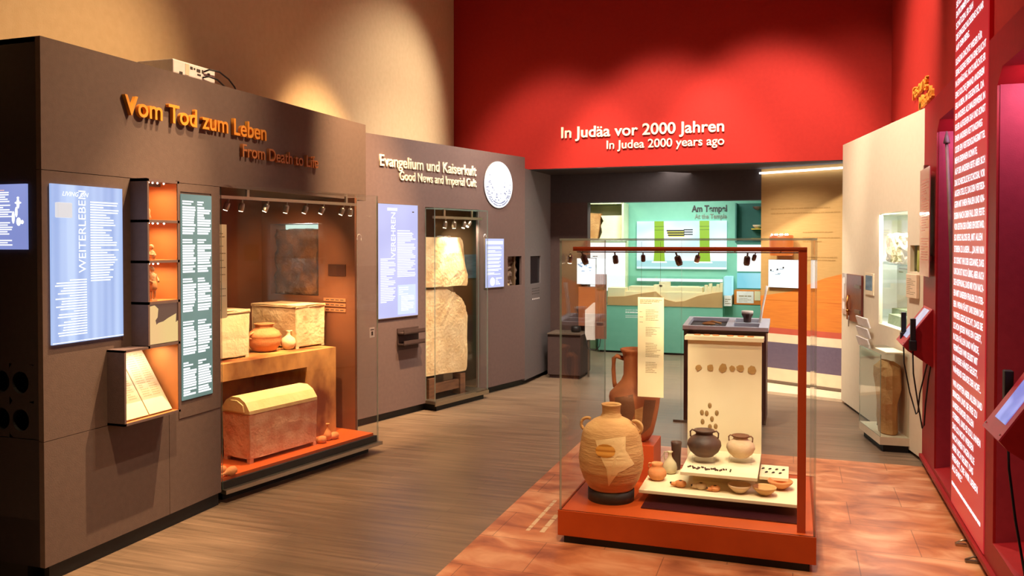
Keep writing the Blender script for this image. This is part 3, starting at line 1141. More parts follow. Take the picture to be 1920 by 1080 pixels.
def chest(name, label, x0, x1, y0, y1, z, h, m, taper=.0, feet=.02, lid=None, lid_h=.1, tilt=0.):
    t = thing(name, label, 'ossuary', FK, ((x0 + x1) / 2, (y0 + y1) / 2, z))
    a, c = (x1 - x0) / 2, (y1 - y0) / 2
    b = B()
    n0 = 0
    b.box(-a, a, -c, c, feet, h, 0, .006)
    bmesh.ops.subdivide_edges(b.bm, edges=b.bm.edges[:], cuts=4, use_grid_fill=True)
    rnd = random.Random(len(label))
    for v in b.bm.verts:
        k = 1 - taper * (1 - v.co.z / h)
        v.co.x *= k
        v.co.y *= k
        v.co += Vector((rnd.uniform(-1, 1), rnd.uniform(-1, 1), rnd.uniform(-1, 1))) * .0022
    for sx in (-1, 1):
        for sy in (-1, 1):
            k = 1 - taper
            b.box(sx * a * k - (.03 if sx > 0 else -.0), sx * a * k + (.03 if sx < 0 else 0), sy * c * k - (.03 if sy > 0 else 0), sy * c * k + (.03 if sy < 0 else 0), 0, feet + .005)
    b.obj('body', m, t)
    if lid == 'vault':
        b = B()
        pts = [(-c - .004, h), (-c - .004, h + .022), (-c * .72, h + lid_h * .72), (-c * .3, h + lid_h), (c * .3, h + lid_h), (c * .72, h + lid_h * .72), (c + .004, h + .022), (c + .004, h)]
        b.prism(pts, -a - .002, a * .98, 0, 'x')
        b.bm.normal_update()
        b.prism([(-c * .7, h + .012), (-c * .62, h + lid_h * .55), (-c * .2, h + lid_h * .8), (c * .25, h + lid_h * .8), (c * .7, h + lid_h * .5), (c * .7, h + .012)], -a - .012, -a, 0, 'x')
        b.obj('lid', LIDST, t)
    elif lid == 'flat':
        b = B()
        b.box(-a - .004, a + .004, -c - .004, c + .004, h + .001, h + lid_h, 0, .006)
        bmesh.ops.subdivide_edges(b.bm, edges=b.bm.edges[:], cuts=3, use_grid_fill=True)
        b.jitter(.003, 4)
        b.obj('lid', m, t)
    return t


chest('stone_chest', 'reddish carved stone chest with a vaulted yellow lid on the case floor', .322, .945, .125, .385, .15, .325, OSSRED, .03, .025, 'vault', .105)
chest('stone_chest', 'pale smooth limestone chest on the rust podium, next to the cream text sheet', .12, .61, .44, .80, .80, .31, LIMESTONE, .02, .012, 'flat', .025)
chest('stone_chest', 'weathered pale limestone chest on the rust podium, behind the round juglet', 1.07, 1.375, .46, .94, .80, .305, LIMEST2, .02, .012, 'flat', .022)

# pots on the podium
t = thing('storage_pot', 'squat red clay cooking pot between the two pale chests', 'pot', FK, (.86, .57, .80))
b = B()
b.lathe([(.05, 0), (.085, .012), (.112, .05), (.122, .085), (.118, .11), (.124, .118), (.105, .145), (.075, .17), (.062, .18), (.066, .195), (.075, .205), (.068, .207), (.055, .195), (.05, .175)], seg=44)
b.obj('body', CLAYO, t)
for s in (-1, 1):
    b = B()
    b.tube([(s * .118, 0, .1), (s * .14, 0, .11), (s * .14, 0, .135), (s * .1, 0, .15)], .008)
    b.obj('handle', CLAYO, t)
t = thing('juglet', 'small round cream juglet standing beside the red cooking pot', 'jug', FK, (1.03, .50, .80))
b = B()
b.lathe([(.02, 0), (.036, .008), (.052, .035), (.055, .058), (.045, .085), (.02, .103), (.013, .112), (.012, .13), (.017, .142), (.014, .143), (.009, .13), (.009, .11)], seg=32)
b.obj('body', LIMESTONE, t)
b = B()
b.tube([(.014, 0, .136), (.034, 0, .138), (.042, 0, .12), (.038, 0, .092)], .0055)
b.obj('handle', LIMESTONE, t)


# small unguent bottles on the floor of the case
def bottle_bm():
    b = B()
    b.lathe([(.012, 0), (.022, .006), (.029, .03), (.027, .05), (.016, .072), (.0085, .085), (.008, .115), (.015, .122), (.013, .124), (.006, .117), (.006, .09)], seg=26)
    return b


o = bottle_bm().obj('unguent_bottle', CLAYO)
o['label'] = 'slim clay unguent bottle standing upright beside the red chest'
o['category'] = 'bottle'
o['group'] = 'clay unguent bottles on the case floor'
o.matrix_world = FK @ Matrix.Translation((1.075, .15, .15))
for (x, y, rz, lab) in ((1.01, .07, -2.5, 'clay unguent bottle lying nearest the red chest with its mouth toward the glass'), (1.16, .10, -1.75, 'clay unguent bottle lying beyond the upright one, neck pointing away from the chest'),
                        (.10, .05, -2.0, 'clay unguent bottle lying before the end face of the red chest'), (.13, .0, -1.6, 'clay unguent bottle half hidden by the wall edge, close to the glass')):
    c = o.copy()
    COL.objects.link(c)
    c['label'] = lab
    c.matrix_world = FK @ Matrix.Translation((x, y + .03, .179)) @ Matrix.Rotation(rz, 4, 'Z') @ Matrix.Rotation(math.radians(96), 4, 'X')


def rim(t, w, h, y0=-.014, m=None):
    b = B()
    e = .006
    b.box(-e, 0, y0, 0, -e, h + e)
    b.box(w, w + e, y0, 0, -e, h + e)
    b.box(0, w, y0, 0, -e, 0)
    b.box(0, w, y0, 0, h, h + e)
    return b.obj('frame', m or METALDK, t)


# ------------------------------------------------------------------ second partition
t = thing('illuminated_sign', 'tall backlit lilac sign above the two tier leaflet holder', 'sign', FB, (.028, 0, .923))
b = B()
b.box(0, .534, -.012, 0, 0, 1.024)
b.greek(.25, .50, .76, 26, .0155, .0085, -.013, 1, 5, ragged=.3, words=False)
b.greek(.25, .47, .79, 2, .02, .01, -.013, 1, 6, words=False)
b.greek(.03, .225, .535, 26, .0155, .0085, -.013, 1, 7, ragged=.3, words=False)
b.box(.255, .50, -.0135, -.012, .02, .29, 2)
b.greek(.27, .40, .27, 4, .02, .009, -.0142, 1, 8)
b.greek(.30, .48, .19, 9, .016, .009, -.0142, 1, 9, ragged=.15, words=False)
text_bm(b.bm, 'VEREHREN', .225, .54, .06, .41, -.013, 0, .01, False, 1, rot=math.pi / 2)
b.box(.12, .25, -.0136, -.012, .965, .99, 1)
b.box(.455, .48, -.0136, -.012, .955, .965, 3)
b.obj('backlit_sheet', [G_BLUE2, G_TXT, glow('pale aqua print', C(206, 220, 240)), INKD], t)
rim(t, .534, 1.024)

t = thing('leaflet_holder', 'small brown two tier leaflet holder below the lilac panel', 'leaflet holder', FB, (.283, 0, .645))
for k in range(2):
    b = B()
    z = .11 - k * .10 + .01
    b.box(0, .29, -.09, 0, z, z + .012)
    b.box(0, .29, -.09, -.082, z, z + .04)
    b.obj('tray', DKBROWN, t)
b = B()
b.box(0, .29, -.01, 0, -.03, .17)
b.obj('back_plate', DKBROWN, t)

t = thing('wall_disc', 'round white backlit coin picture high on the second brown wall', 'disc', FB, (1.876, 0, 2.218))
b = B()
n = 48
b.prism([(.256 * math.cos(i / n * math.tau), .247 * math.sin(i / n * math.tau)) for i in range(n)], -.015, 0, 0)
rnd = random.Random(8)
for r in (.225, .2):
    for i in range(40):
        a = math.pi * (1.05 + .9 * i / 40)
        if rnd.random() < .7:
            x, z = r * math.cos(a), r * math.sin(a)
            b.box(x - .014, x + .014, -.0165, -.015, z - .0035, z + .0035, 1)
for i in range(30):
    a = rnd.uniform(2.6, 6.6)
    r = rnd.uniform(.1, .21)
    x, z = r * math.cos(a), r * math.sin(a) * .98
    w = rnd.uniform(.003, .01)
    b.box(x - w, x + w, -.0165, -.015, z - .006, z + .006, 1)
b.obj('backlit_sheet', [G_DISC, G_DISCD], t)
b = B()
b.tube([(.259 * math.cos(i / 48 * math.tau), -.006, .25 * math.sin(i / 48 * math.tau)) for i in range(49)], .004, 0, 6)
b.obj('frame', METALDK, t)

t = thing('illuminated_sign', 'small backlit lilac sign with a round coin picture, beside the slab case', 'sign', FB, (1.631, 0, 1.127))
b = B()
b.box(0, .34, -.012, 0, 0, .515)
b.box(.02, .32, -.0135, -.012, .455, .49, 1)
for k in range(8):
    b.greek(.03, .30, .43 - k * .039, 2, .014, .009, -.0132, 1, 30 + k, ragged=.25, words=False)
b.ball((.13, -.0125, .06), 1, 1, (.045, .001, .045), 20, 10)
b.greek(.19, .31, .1, 4, .02, .012, -.0132, 1, 50)
b.obj('backlit_sheet', [G_BLUE2, G_TXT], t)
rim(t, .34, .515)

b = B()
rnd = random.Random(2)
g = [[b.bm.verts.new((2.045 + .305 * i / 10, .09 + rnd.uniform(-.02, .02), 1.11 + .36 * k / 12)) for k in range(13)] for i in range(11)]
for i in range(10):
    for k in range(12):
        b.bm.faces.new((g[i][k], g[i + 1][k], g[i + 1][k + 1], g[i][k + 1]))
bk = [b.bm.verts.new((x, .155, z)) for x, z in ((2.045, 1.11), (2.35, 1.11), (2.35, 1.47), (2.045, 1.47))]
b.bm.faces.new(bk)
b.bm.faces.new([g[i][0] for i in range(11)] + [bk[1], bk[0]])
b.bm.faces.new([g[i][12] for i in range(10, -1, -1)] + [bk[3], bk[2]])
b.bm.faces.new([g[10][k] for k in range(13)] + [bk[2], bk[1]])
b.bm.faces.new([g[0][k] for k in range(12, -1, -1)] + [bk[0], bk[3]])
solo(b, 'relief_picture', 'brown relief of a face in a small wall recess', 'relief', mat('brown relief', C(96, 76, 64), C(150, 124, 104), .6, 9, .5), FB)
b = B()
b.prism([(2.062, 1.135), (2.15, 1.135), (2.10, 1.16), (2.085, 1.24), (2.068, 1.25)], .03, .06, 0)
solo(b, 'marble_fragment', 'pale curved marble fragment below the brown relief', 'artefact', LIMESTONE, FB)

# stone slab case
t = thing('display_case', 'narrow glass case holding two tall broken limestone slabs', 'display case', FB, (.684, 0, 0))
W_ = .846
b = B()
b.box(0, .09, -.122, .35, .065, .095, 0)
b.box(W_ - .2, W_, -.122, .35, .065, .095, 0)
b.box(.09, W_ - .2, -.122, -.05, .065, .095, 0)
b.box(-.006, W_ + .006, -.128, -.118, .05, .085, 0)
b.obj('base_rail', METAL, t)
b = B()
b.box(.04, W_ - .05, -.10, .3, 0, .05)
b.box(.09, W_ - .2, -.05, .35, .05, .066)
b.obj('plinth', BLACK, t)
b = B()
b.box(-.02, W_ + .75, .4, .42, .065, 1.96)
b.box(W_ + .73, W_ + .75, .05, .4, .065, 1.96)
b.box(W_, W_ + .73, .05, .4, .065, .085)
b.box(-.02, 0, .03, .42, .065, 1.96)
b.obj('lining', mat('olive brown lining', C(112, 88, 62), C(120, 94, 68), .6, 4), t)
b = B()
b.box(-.02, W_ + .75, .03, .42, 1.945, 1.965)
b.obj('top_board', PAINT_D, t)
b = B()
b.pane(0, W_, -.122, -.112, .085, 1.93)
b.obj('front_glass', [GLASS, EDGE], t)
for x in (0, W_ - .01):
    b = B()
    b.pane(x, x + .01, -.112, 0, .085, 1.93)
    b.obj('side_glass', [GLASS, EDGE], t)
b = B()
b.pane(0, W_, -.112, 0, 1.92, 1.93)
b.obj('top_glass', [GLASS, EDGE], t)
b = B()
b.tube([(.79 + .02 * math.cos(a), -.124, 1.655 + .03 * math.sin(a)) for a in [math.pi * (i / 10) for i in range(11)]], .0045)
b.obj('headphone_symbol', WHITEINK, t)

t = thing('light_rail', 'short steel light rail with four spotlights in the slab case', 'light rail', FB, (.70, -.06, 1.83))
b = B()
b.box(.03, .80, -.012, .012, 0, .025)
b.obj('rail', METAL, t)
for x in (.18, .62):
    b = B()
    b.box(x, x + .025, -.008, .008, .025, .09)
    b.obj('hanger', METAL, t)
for x, l in ((.22, .1), (.35, -.1), (.53, .3), (.63, .7)):
    rail_lamp(t, x, 0, .0, .1, l, True, 1.5)
spot(FB @ Vector((1.0, -.05, 1.8)), FB @ Vector((1.05, .1, 1.35)), 22, 90, .6, (1, .8, .5), .02)
spot(FB @ Vector((1.15, -.09, 1.8)), FB @ Vector((1.0, .1, .6)), 48, 60, .6, (1, .8, .5), .02)
spot(FB @ Vector((1.35, -.05, 1.8)), FB @ Vector((1.8, .4, 1.2)), 16, 90, .6, (1, .8, .6), .02)


def slab(name, label, pts, y0, y1, m, seed):
    b = B()
    b.prism(pts, y0, y1)
    bmesh.ops.triangulate(b.bm, faces=[f for f in b.bm.faces if len(f.verts) > 4])
    bmesh.ops.subdivide_edges(b.bm, edges=[e for e in b.bm.edges if e.calc_length() > .08], cuts=5, use_grid_fill=True)
    b.jitter(.0035, seed)
    return solo(b, name, label, 'stone slab', m, FB)


slab('inscribed_slab', 'upper broken limestone slab in the narrow glass case', [(.70, 1.172), (1.345, 1.164), (1.362, 1.18), (1.355, 1.30), (1.32, 1.36), (1.285, 1.50), (1.275, 1.62), (1.24, 1.653), (.70, 1.65)], 0.01, .06, LIMEST2, 3)
slab('inscribed_slab', 'lower tall limestone slab with broken corner in the narrow glass case', [(.72, .315), (1.35, .295), (1.375, .33), (1.38, .85), (1.35, .95), (1.29, 1.03), (1.17, 1.10), (1.08, 1.115), (1.05, 1.14), (.72, 1.15)], .03, .09, LIMEST2, 6)
b = B()
b.box(.76, .86, .02, .12, .07, .285)
b.box(1.25, 1.33, .02, .12, .07, .275)
b.box(.86, 1.25, .04, .10, .13, .22)
solo(b, 'slab_support', 'brown timber trestle under the lower limestone slab', 'support', TROPHY, FB)
b = B()
b.box(1.62, 2.06, .385, .398, 1.21, 1.47)
solo(b, 'landscape_picture', 'blue grey landscape picture at the back of the slab case', 'picture', BLUEPIC, FB)

# jamb: dark sunk screen
t = thing('wall_screen', 'dark switched off screen sunk in the passage jamb', 'screen', FC, (.19, .02, 1.125))
b = B()
b.box(-.004, .374, .0, .012, -.002, .322)
b.obj('screen', DARKSCR, t)
b = B()
for i in range(5):
    for k in range(3):
        b.box(.06 + i * .055, .09 + i * .055, -.022, -.019, -.12 + k * .03, -.112 + k * .03, 0)
g_ = b.obj('speaker_grille', INKD, t)
g_['kind'] = 'stuff'
for i in range(5):
    b = B()
    b.box(.07 + i * .055, .085 + i * .055, -.023, -.019, -.185, -.17, 0)
    b.obj('button', WHITE, t)

# ------------------------------------------------------------------ the room behind the passage
area((-1.7, 11.0, 2.65), (-1.7, 11.0, 0), 55, 1.6, 1.2, (1, .97, .92))
spot((-1.3, 10.6, 2.6), (-1.6, 12.3, 1.2), 60, 80, .8, (1, .97, .9), .05)
spot((-.9, 7.0, 5.0), (.1, 9.5, 1.5), 10, 40, .8, WARM, .05)
spot((-.55, 8.8, 2.40), (.1, 9.55, .7), 60, 100, .8, NEUT, .05)
spot((-.9, 10.4, 2.6), (-1.7, 11.9, .95), 90, 70, .7, (1, .92, .8), .05)
area((-1.7, 9.25, 2.42), (-1.9, 9.4, 0), 8, 1.8, .3, (1, .9, .8))  # added fill under the soffit to brighten the passage wall and fascia

t = thing('inscription_cabinet', 'far white lit cabinet topped by a niche with inscribed stones', 'cabinet', ID, (-2.935, 11.9, 0))
b = B()
b.box(0, .565, .3, .38, .70, 2.17)
b.box(0, .012, 0, .3, 1.64, 2.18)
b.box(.553, .58, 0, .38, 1.62, 2.18)
b.box(.553, .58, .27, .38, .70, 1.62)
b.box(0, .10, .3, .38, 0, .70)
b.box(0, .565, 0, .3, 2.165, 2.18)
b.box(0, .565, 0, .3, 1.62, 1.64)
b.obj('body', mat('pale green board', C(190, 206, 170), None, .6), t)
b = B()
b.box(.02, .55, .26, .29, 1.65, 2.155)
b.obj('niche_back', mat('olive felt', C(150, 146, 104), None, .7), t)
b = B()
b.box(.0, .553, .27, .30, .88, 1.60)
b.greek(.06, .2, 1.4, 1, .02, .012, .269, 1, 4)
b.obj('lit_front', [G_WHITE, INK], t)
b = B()
b.prism([(.19, .06 + 1.58), (.55, 1.64), (.55, 2.0), (.22, 2.0), (.26, 1.92), (.22, 1.85), (.24, 1.75)], .1, .2)
b2 = solo(b, 'inscription_block', 'pale inscribed block in the far lit niche', 'stone block', [mat('lit limestone', C(248, 236, 196), None, .8, 10, .3)], ID, (-2.935, 11.9, 0))
b = B()
b.prism([(.012, 1.64), (.16, 1.64), (.19, 1.8), (.2, 1.92), (.22, 2.03), (.012, 2.045)], .12, .22)
solo(b, 'inscription_fragment', 'tan broken stone beside the pale inscribed block', 'stone block', LOGST, ID, (-2.935, 11.9, 0))
spot((-2.6, 11.6, 2.5), (-2.6, 12.05, 1.8), 14, 90, .6, (1, .92, .7), .03)

t = thing('wall_screen', 'large bright screen with two green palm trunks on the teal wall', 'screen', ID, (-2.227, 12.28, 1.214))
b = B()
b.box(0, 1.30, -.02, .02, 0, .703, 0)
b.box(0, 1.30, -.0212, -.02, .03, .12, 1)
for x in (.25, .905):
    b.prism([(x + .0, .1), (x + .17, .1), (x + .155, .3), (x + .15, .703), (x + .01, .703), (x + .015, .3)], -.023, -.02, 2)
    for z in (.57, .62, .42, .25):
        b.box(x + .012, x + .152, -.0236, -.023, z, z + .006, 3)
    b.prism([(x - .03, .09), (x + .2, .09), (x + .19, .11), (x - .02, .11)], -.0245, -.023, 6)
for k in range(3):
    b.box(.44 + .01 * k, .7, -.0225, -.02, .552 - k * .034, .572 - k * .034, 4)
    b.box(.45 + .01 * k, .7, -.0226, -.02, .538 - k * .034, .551 - k * .034, 5)
    b.box(.69, .82, -.0227, -.02, .566 - k * .034, .582 - k * .034, 4)
b.obj('display', [G_SKY, G_SEA, G_PALM, G_PALMD, G_DARK, G_YEL, G_SCR], t)

b = B()
b.box(-2.22, -.98, 12.24, 12.29, 1.03, 1.07)
solo(b, 'light_ledge', 'white lit ledge below the palm trunk screen', 'ledge', G_WHITE)

t = thing('counter', 'teal counter carrying the sand coloured city model', 'counter', ID, (-2.715, 11.85, 0))
b = B()
b.box(0, 1.77, 0, .44, .03, .69)
b.box(1.77, 2.3, .2, .44, .03, .72)
b.obj('body', TEAL, t)
b = B()
b.box(.02, 1.75, .03, .4, 0, .03)
b.obj('plinth', BLACK, t)
b = B()
text_bm(b.bm, 'Jerusalem zur Zeit', .4, .62, .018, 0, -.002, 0, .01, sx=.025)
b.greek(.40, .82, .60, 1, .02, .014, -.002, 0, 2)
b.greek(.40, .82, .545, 2, .022, .006, -.002, 0, 2)
b.obj('printed_text', WHITEINK, t)

t = thing('city_model', 'sand coloured model of a walled hilltop city on the teal counter', 'architectural model', ID, (-2.58, 11.85, .691))
prof = [(0, .12), (.25, .13), (.45, .17), (.7, .21), (.83, .10), (.98, .065), (1.1, .08), (1.3, .16), (1.5, .2), (1.63, .22)]
b = B()
b.prism([(0, 0)] + [(1.63, 0)] + prof[::-1], -.004, .06, 0)
b.obj('section_front', SAND2, t)
b = B()
b.box(0, 1.63, .06, .42, 0, .20)
b.box(.0, .25, .03, .42, .0, .25)
b.box(.3, 1.35, .09, .42, .2, .275)
b.box(.74, .89, .1, .24, .27, .345)
b.box(.66, .78, .1, .3, .25, .30)
b.box(1.0, 1.3, .12, .3, .27, .285)
for (x, h) in ((1.38, .31), (1.44, .33), (1.5, .29), (1.545, .32), (1.59, .34)):
    b.box(x, x + .04, .06, .2, .2, h)
b.box(1.4, 1.63, .08, .4, .2, .28)
for v in b.bm.verts:
    v.co.y *= .72
b.obj('terrain', SAND, t)
b = B()
b.pane(-.01, 1.64, -.012, -.006, 0, .43)
b.pane(1.634, 1.64, -.006, .31, 0, .43)
b.obj('glass_cover', [GLASSG, EDGE], t)
b = B()
b.box(1.645, 1.75, .1, .43, .17, .43, 0)
b.box(1.645, 1.75, .08, .43, .02, .165, 1)
b.greek(1.66, 1.74, .12, 3, .03, .01, .078, 2, 3)
b.obj('side_label', [G_CYAN, WHITE, INK], t)

t = thing('showcase', 'far teal showcase with a cyan lit back and an orange drawer front', 'showcase', ID, (-.80, 12.0, 0))
b = B()
b.box(.0, .36, .28, .3, 1.62, 2.16, 0)
b.box(.0, .02, .1, .3, 1.62, 2.16, 0)
b.box(.0, .36, .1, .3, 1.60, 1.62, 0)
b.obj('niche', TEALDK, t)
b = B()
b.box(.02, .36, .25, .28, 1.19, 1.57)
b.obj('lit_panel', G_WHITE, t)
b = B()
b.box(.02, .36, .25, .28, .95, 1.165)
b.obj('cyan_panel', G_CYAN, t)
b = B()
b.box(-.005, .36, .05, .3, .73, .93, 0)
b.box(.03, .26, .045, .05, .75, .915, 1)
b.box(.27, .35, .045, .05, .79, .92, 2)
b.greek(.06, .23, .855, 1, .02, .014, .0445, 3, 1)
b.greek(.06, .23, .82, 3, .02, .006, .0445, 3, 2)
b.obj('drawer_front', [ORNG, WHITE, PAPER, INK], t)
for (x, z, lab) in ((.30, 1.80, 'small pale bowl on the upper shelf of the far teal showcase'), (.30, 2.06, 'small dark lamp hanging at the top of the far teal showcase')):
    b = B()
    b.lathe([(.01, 0), (.03, .005), (.06, .03), (.065, .05), (.055, .05), (.03, .02), (.0, .012)], seg=20)
    solo(b, 'clay_bowl', lab, 'bowl', CLAYG if z < 2 else CLAYB, ID, (-.80 + x, 12.18, z))
for z in (1.65, 1.785):
    b = B()
    b.box(.22, .36, .12, .28, z, z + .014)
    b.obj('shelf', mat('yellow shelf', C(200, 170, 60), None, .5), t)

# passage wall things
t = thing('light_box', 'white lit picture box with blue print on the passage wall', 'light box', ID, (-2.48, 9.66, 1.10))
b = B()
b.box(0, .235, .0, .04, 0, .315)
b.obj('body', METALDK, t)
b = B()
b.box(.004, .231, -.003, .0, .004, .311, 0)
rnd = random.Random(3)
for i in range(14):
    x, z = rnd.uniform(.01, .18), rnd.uniform(.15, .25)
    b.quad(x, x + rnd.uniform(.01, .04), z, z + .012, -.0036, 1)
b.obj('picture', [G_WHITE, glow('blue picture print', C(110, 160, 205))], t)
b = B()
b.box(-2.46, -2.25, 9.66, 9.75, .60, 1.07, 0, .004)
solo(b, 'wall_cabinet', 'orange brown cabinet under the white lit picture box', 'cabinet', mat('orange brown board', C(150, 86, 52), C(160, 94, 58), .5, 5))
t = thing('console_desk', 'low dark brown console desk against the passage wall', 'console', ID, (-2.76, 9.35, 0))
b = B()
b.box(0, .40, .02, .38, .04, .52, 0, .004)
b.box(.02, .38, .04, .36, 0, .04)
b.obj('body', DKBROWN, t)
b = B()
b.box(.0, .41, 0, .39, .52, .535)
b.obj('top', METALDK, t)
b = B()
b.lathe([(.05, .535), (.06, .56), (.055, .60), (.04, .61)], (.3, .2), 20)
b.obj('knob', RUBBER, t)
t = thing('sliding_board', 'walnut swing panel with wires and a white back board', 'panel', ID, (-2.215, 9.50, .47))
b = B()
b.box(.0, .13, 0, .03, 0, .76)
b.obj('board', WOODM, t)
b = B()
b.prism([(-.13, .05), (-.13, .33), (-.03, .42), (-.005, .42), (-.005, -.02), (-.11, -.02)], .03, .06)
b.obj('back_board', WHITE, t)
for x in (.04, .065, .09):
    b = B()
    b.tube([(x, -.006, .18), (x, -.006, .76)], .0018)
    b.obj('wire', METALDK, t)
b = B()
b.box(.025, .11, -.02, 0, .59, .615)
b.obj('slider', TROPHY, t)
b = B()
b.box(.02, .10, -.02, 0, .185, .2)
b.obj('slider', METAL, t)
b = B()
b.tube([(.06, .015, 0), (.05, .015, -.09), (0, .015, -.14), (-.08, .015, -.13), (-.11, .03, -.09), (-.11, .03, -.02)], .005)
b.obj('cable', RUBBER, t)
b = B()
b.box(-.1, -.08, .04, .06, -.46, -.02)
b.obj('post', METALDK, t)

# orange lamp and white picture in front of the striped wall
t = thing('drum_lamp', 'glowing orange drum lamp on the ochre wall above the glass case', 'lamp', FE, (.335, -.16, 1.46))
b = B()
b.lathe([(.115, 0), (.125, .02), (.125, .2), (.12, .22), (.11, .2), (.11, .02)], seg=36)
b.obj('shade', G_ORB, t)
b = B()
for i in range(7):
    b.ball((-.09 + .03 * i, -.04 + .02 * (i % 2), .225), .012, 0)
b.obj('bulb_row', G_DOT, t)
b = B()
b.box(-.02, .02, .1, .16, .05, .15)
b.obj('bracket', METALDK, t)
t = thing('light_box', 'white lit map picture on the striped wall', 'light box', FE, (.113, -.03, 1.105))
b = B()
b.box(-.003, .36, 0, .03, -.003, .308)
b.obj('body', METALDK, t)
b = B()
b.box(0, .357, -.004, 0, 0, .305, 0)
for (x, z, w) in ((.02, .175, .05), (.09, .185, .03), (.13, .2, .05), (.08, .14, .06), (.11, .15, .04)):
    b.box(x, x + w, -.005, -.004, z, z + .008, 1)
for (x, z) in ((.02, .18), (.1, .19), (.17, .21)):
    b.box(x, x + .018, -.005, -.004, z, z + .018, 2)
b.obj('picture', [G_SCR, glow('grey map print', C(150, 176, 190)), G_DARK], t)
b = B()
for k, (z, w) in enumerate(((1.98, .75), (1.93, .7), (1.72, .55), (1.66, .5), (1.62, .5), (1.45, .4), (1.42, .4))):
    b.greek(.12 if k < 2 else .5, .92, z, 1, .03, .012, -.003, 0, k, ragged=.2)
solo(b, 'wall_print', 'faint brown print lines on the ochre striped wall', 'lettering', mat('ochre print', C(168, 130, 72), None, .8), FE)

# sorting table behind the case
t = thing('sorting_table', 'dark red sorting table with white topped trays behind the case', 'table', ID, (-.93, 7.45, 0))
b = B()
b.box(0, .03, 0, .5, .02, .82)
b.box(.67, .70, 0, .5, .02, .82)
b.box(.03, .67, .2, .23, .1, .82)
b.obj('body', mat('aubergine board', C(70, 30, 28), None, .5), t)
b = B()
b.box(-.09, .06, -.02, .5, 0, .02)
b.obj('foot', METALDK, t)
M = Matrix.Translation((0, 0, .82)) @ Matrix.Rotation(math.radians(4), 4, 'X')
b = B()
b.box(-.01, .72, -.01, .52, 0, .012, 1, 0, M)
for (x0, x1, y0, y1) in ((-.01, .72, -.01, .02), (-.01, .72, .47, .52), (-.01, .03, .02, .47), (.36, .42, .02, .47), (.64, .72, .02, .47), (.42, .64, .22, .26)):
    b.box(x0, x1, y0, y1, .012, .045, 0, 0, M)
b.obj('tray_frame', [mat('pale blue grey board', C(200, 204, 222), None, .5), mat('dark tray', C(56, 38, 34), None, .6)], t)
t = thing('cup', 'small dark cup with white rim on the sorting table', 'cup', ID, (-.40, 7.72, .865))
b = B()
b.lathe([(.03, 0), (.034, .05), (.036, .06), (.05, .085), (.05, .1), (.04, .1), (.03, .06)], seg=24)
b.obj('body', mat('dark cup brown', C(64, 42, 38), None, .4), t)
b = B()
b.lathe([(.05, .1), (.053, .112), (.05, .122), (.042, .122), (.04, .11)], seg=24)
b.obj('rim', WHITE, t)
b = B()
b.tube([(-.295, 7.70, .86), (-.272, 7.74, 1.0), (-.242, 7.78, 1.16), (-.232, 7.79, 1.21)], [.014, .009, .010, .013])
solo(b, 'brush_stick', 'white leaning stick on the sorting table', 'stick', WHITE)
b = B()
b.ball((-.73, 7.62, .868), .02, 0, (3, 1, .7))
b.tube([(-.78, 7.62, .868), (-.7, 7.64, .89), (-.62, 7.63, .872)], .009)
solo(b, 'clay_shard', 'pile of ochre shards in the tray of the sorting table', 'artefact', LOGST)

# ------------------------------------------------------------------ central glass case
X0, X1, Y0, Y1 = -1.185, .107, 4.215, 5.33
t = thing('display_case', 'free standing glass case on an orange base with pottery', 'display case', ID, (X0, Y0, 0))
w, d = X1 - X0, Y1 - Y0
b = B()
b.box(0, w, 0, d, .045, .18, 0, .003)
b.obj('base', CASEOR, t)
b = B()
b.box(.03, w - .03, .02, d - .03, 0, .045)
b.obj('plinth', BLACK, t)
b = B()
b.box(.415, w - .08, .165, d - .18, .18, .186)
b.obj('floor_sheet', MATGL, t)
G = .01
b = B()
b.pane(.008, w - .004, .004, .004 + G, .18, 1.612)
b.obj('front_glass', [GLASS, EDGE], t)
b = B()
b.pane(.008, w * .39, d - .02, d - .02 + G, .18, 1.612)
b.pane(w * .393, w - .004, d - .02, d - .02 + G, .18, 1.612)
b.obj('back_glass', [GLASS, EDGE], t)
for x in (.008, w - .014):
    b = B()
    b.pane(x, x + G, .004 + G, d - .02, .18, 1.612)
    b.obj('side_glass', [GLASS, EDGE], t)
b = B()
b.pane(.008, w - .004, .004, d - .01, 1.612, 1.622)
b.obj('top_glass', [GLASSG, EDGE], t)
b = B()
b.box(1.203, 1.243, .045, .08, .18, 1.578, 0, .002)
b.obj('post', POST, t)
b = B()
b.box(.07, 1.203, .045, .08, 1.556, 1.578, 0, .002)
b.obj('beam', POST, t)

t = thing('light_rail', 'thin rail of small spotlights under the red beam', 'light rail', ID, (X0, 4.31, 1.55))
b = B()
b.tube([(.08, 0, .0), (1.21, 0, .0)], .003)
b.obj('rail', METALDK, t)
for x in (.1, .55, .9, 1.12):
    b = B()
    b.tube([(x, 0, 0), (x, -.02, .012)], .003, 0, 6)
    b.obj('hanger', METALDK, t)
for i, (x, l, tl, lit) in enumerate(((.045, .15, .2, True), (.105, -.35, .2, False), (.285, -.1, .1, False), (.435, 0, .2, False), (.605, -.3, .15, False), (.722, .3, .3, True), (.962, .1, .1, False), (1.0, .3, .4, False))):
    rail_lamp(t, x, 0, -.002, tl, l, lit, (1.0, 1.15, 1., .8, 1.15, .9, 1.05, .7)[i])
for (p, q, e, a) in (((-.85, 4.30, 1.5), (-.95, 4.5, .4), 22, 60), ((-.2, 4.245, 1.5), (-.25, 4.6, .25), 34, 80), ((-.55, 4.35, 1.5), (-.4, 5.08, .7), 12, 70), ((-.75, 4.4, 1.52), (-.9, 4.95, .8), 14, 60), ((-.7, 4.35, 1.52), (-.77, 4.72, 1.0), 1.5, 60)):
    spot(p, q, e, a, .6, (1, .83, .6), .02)

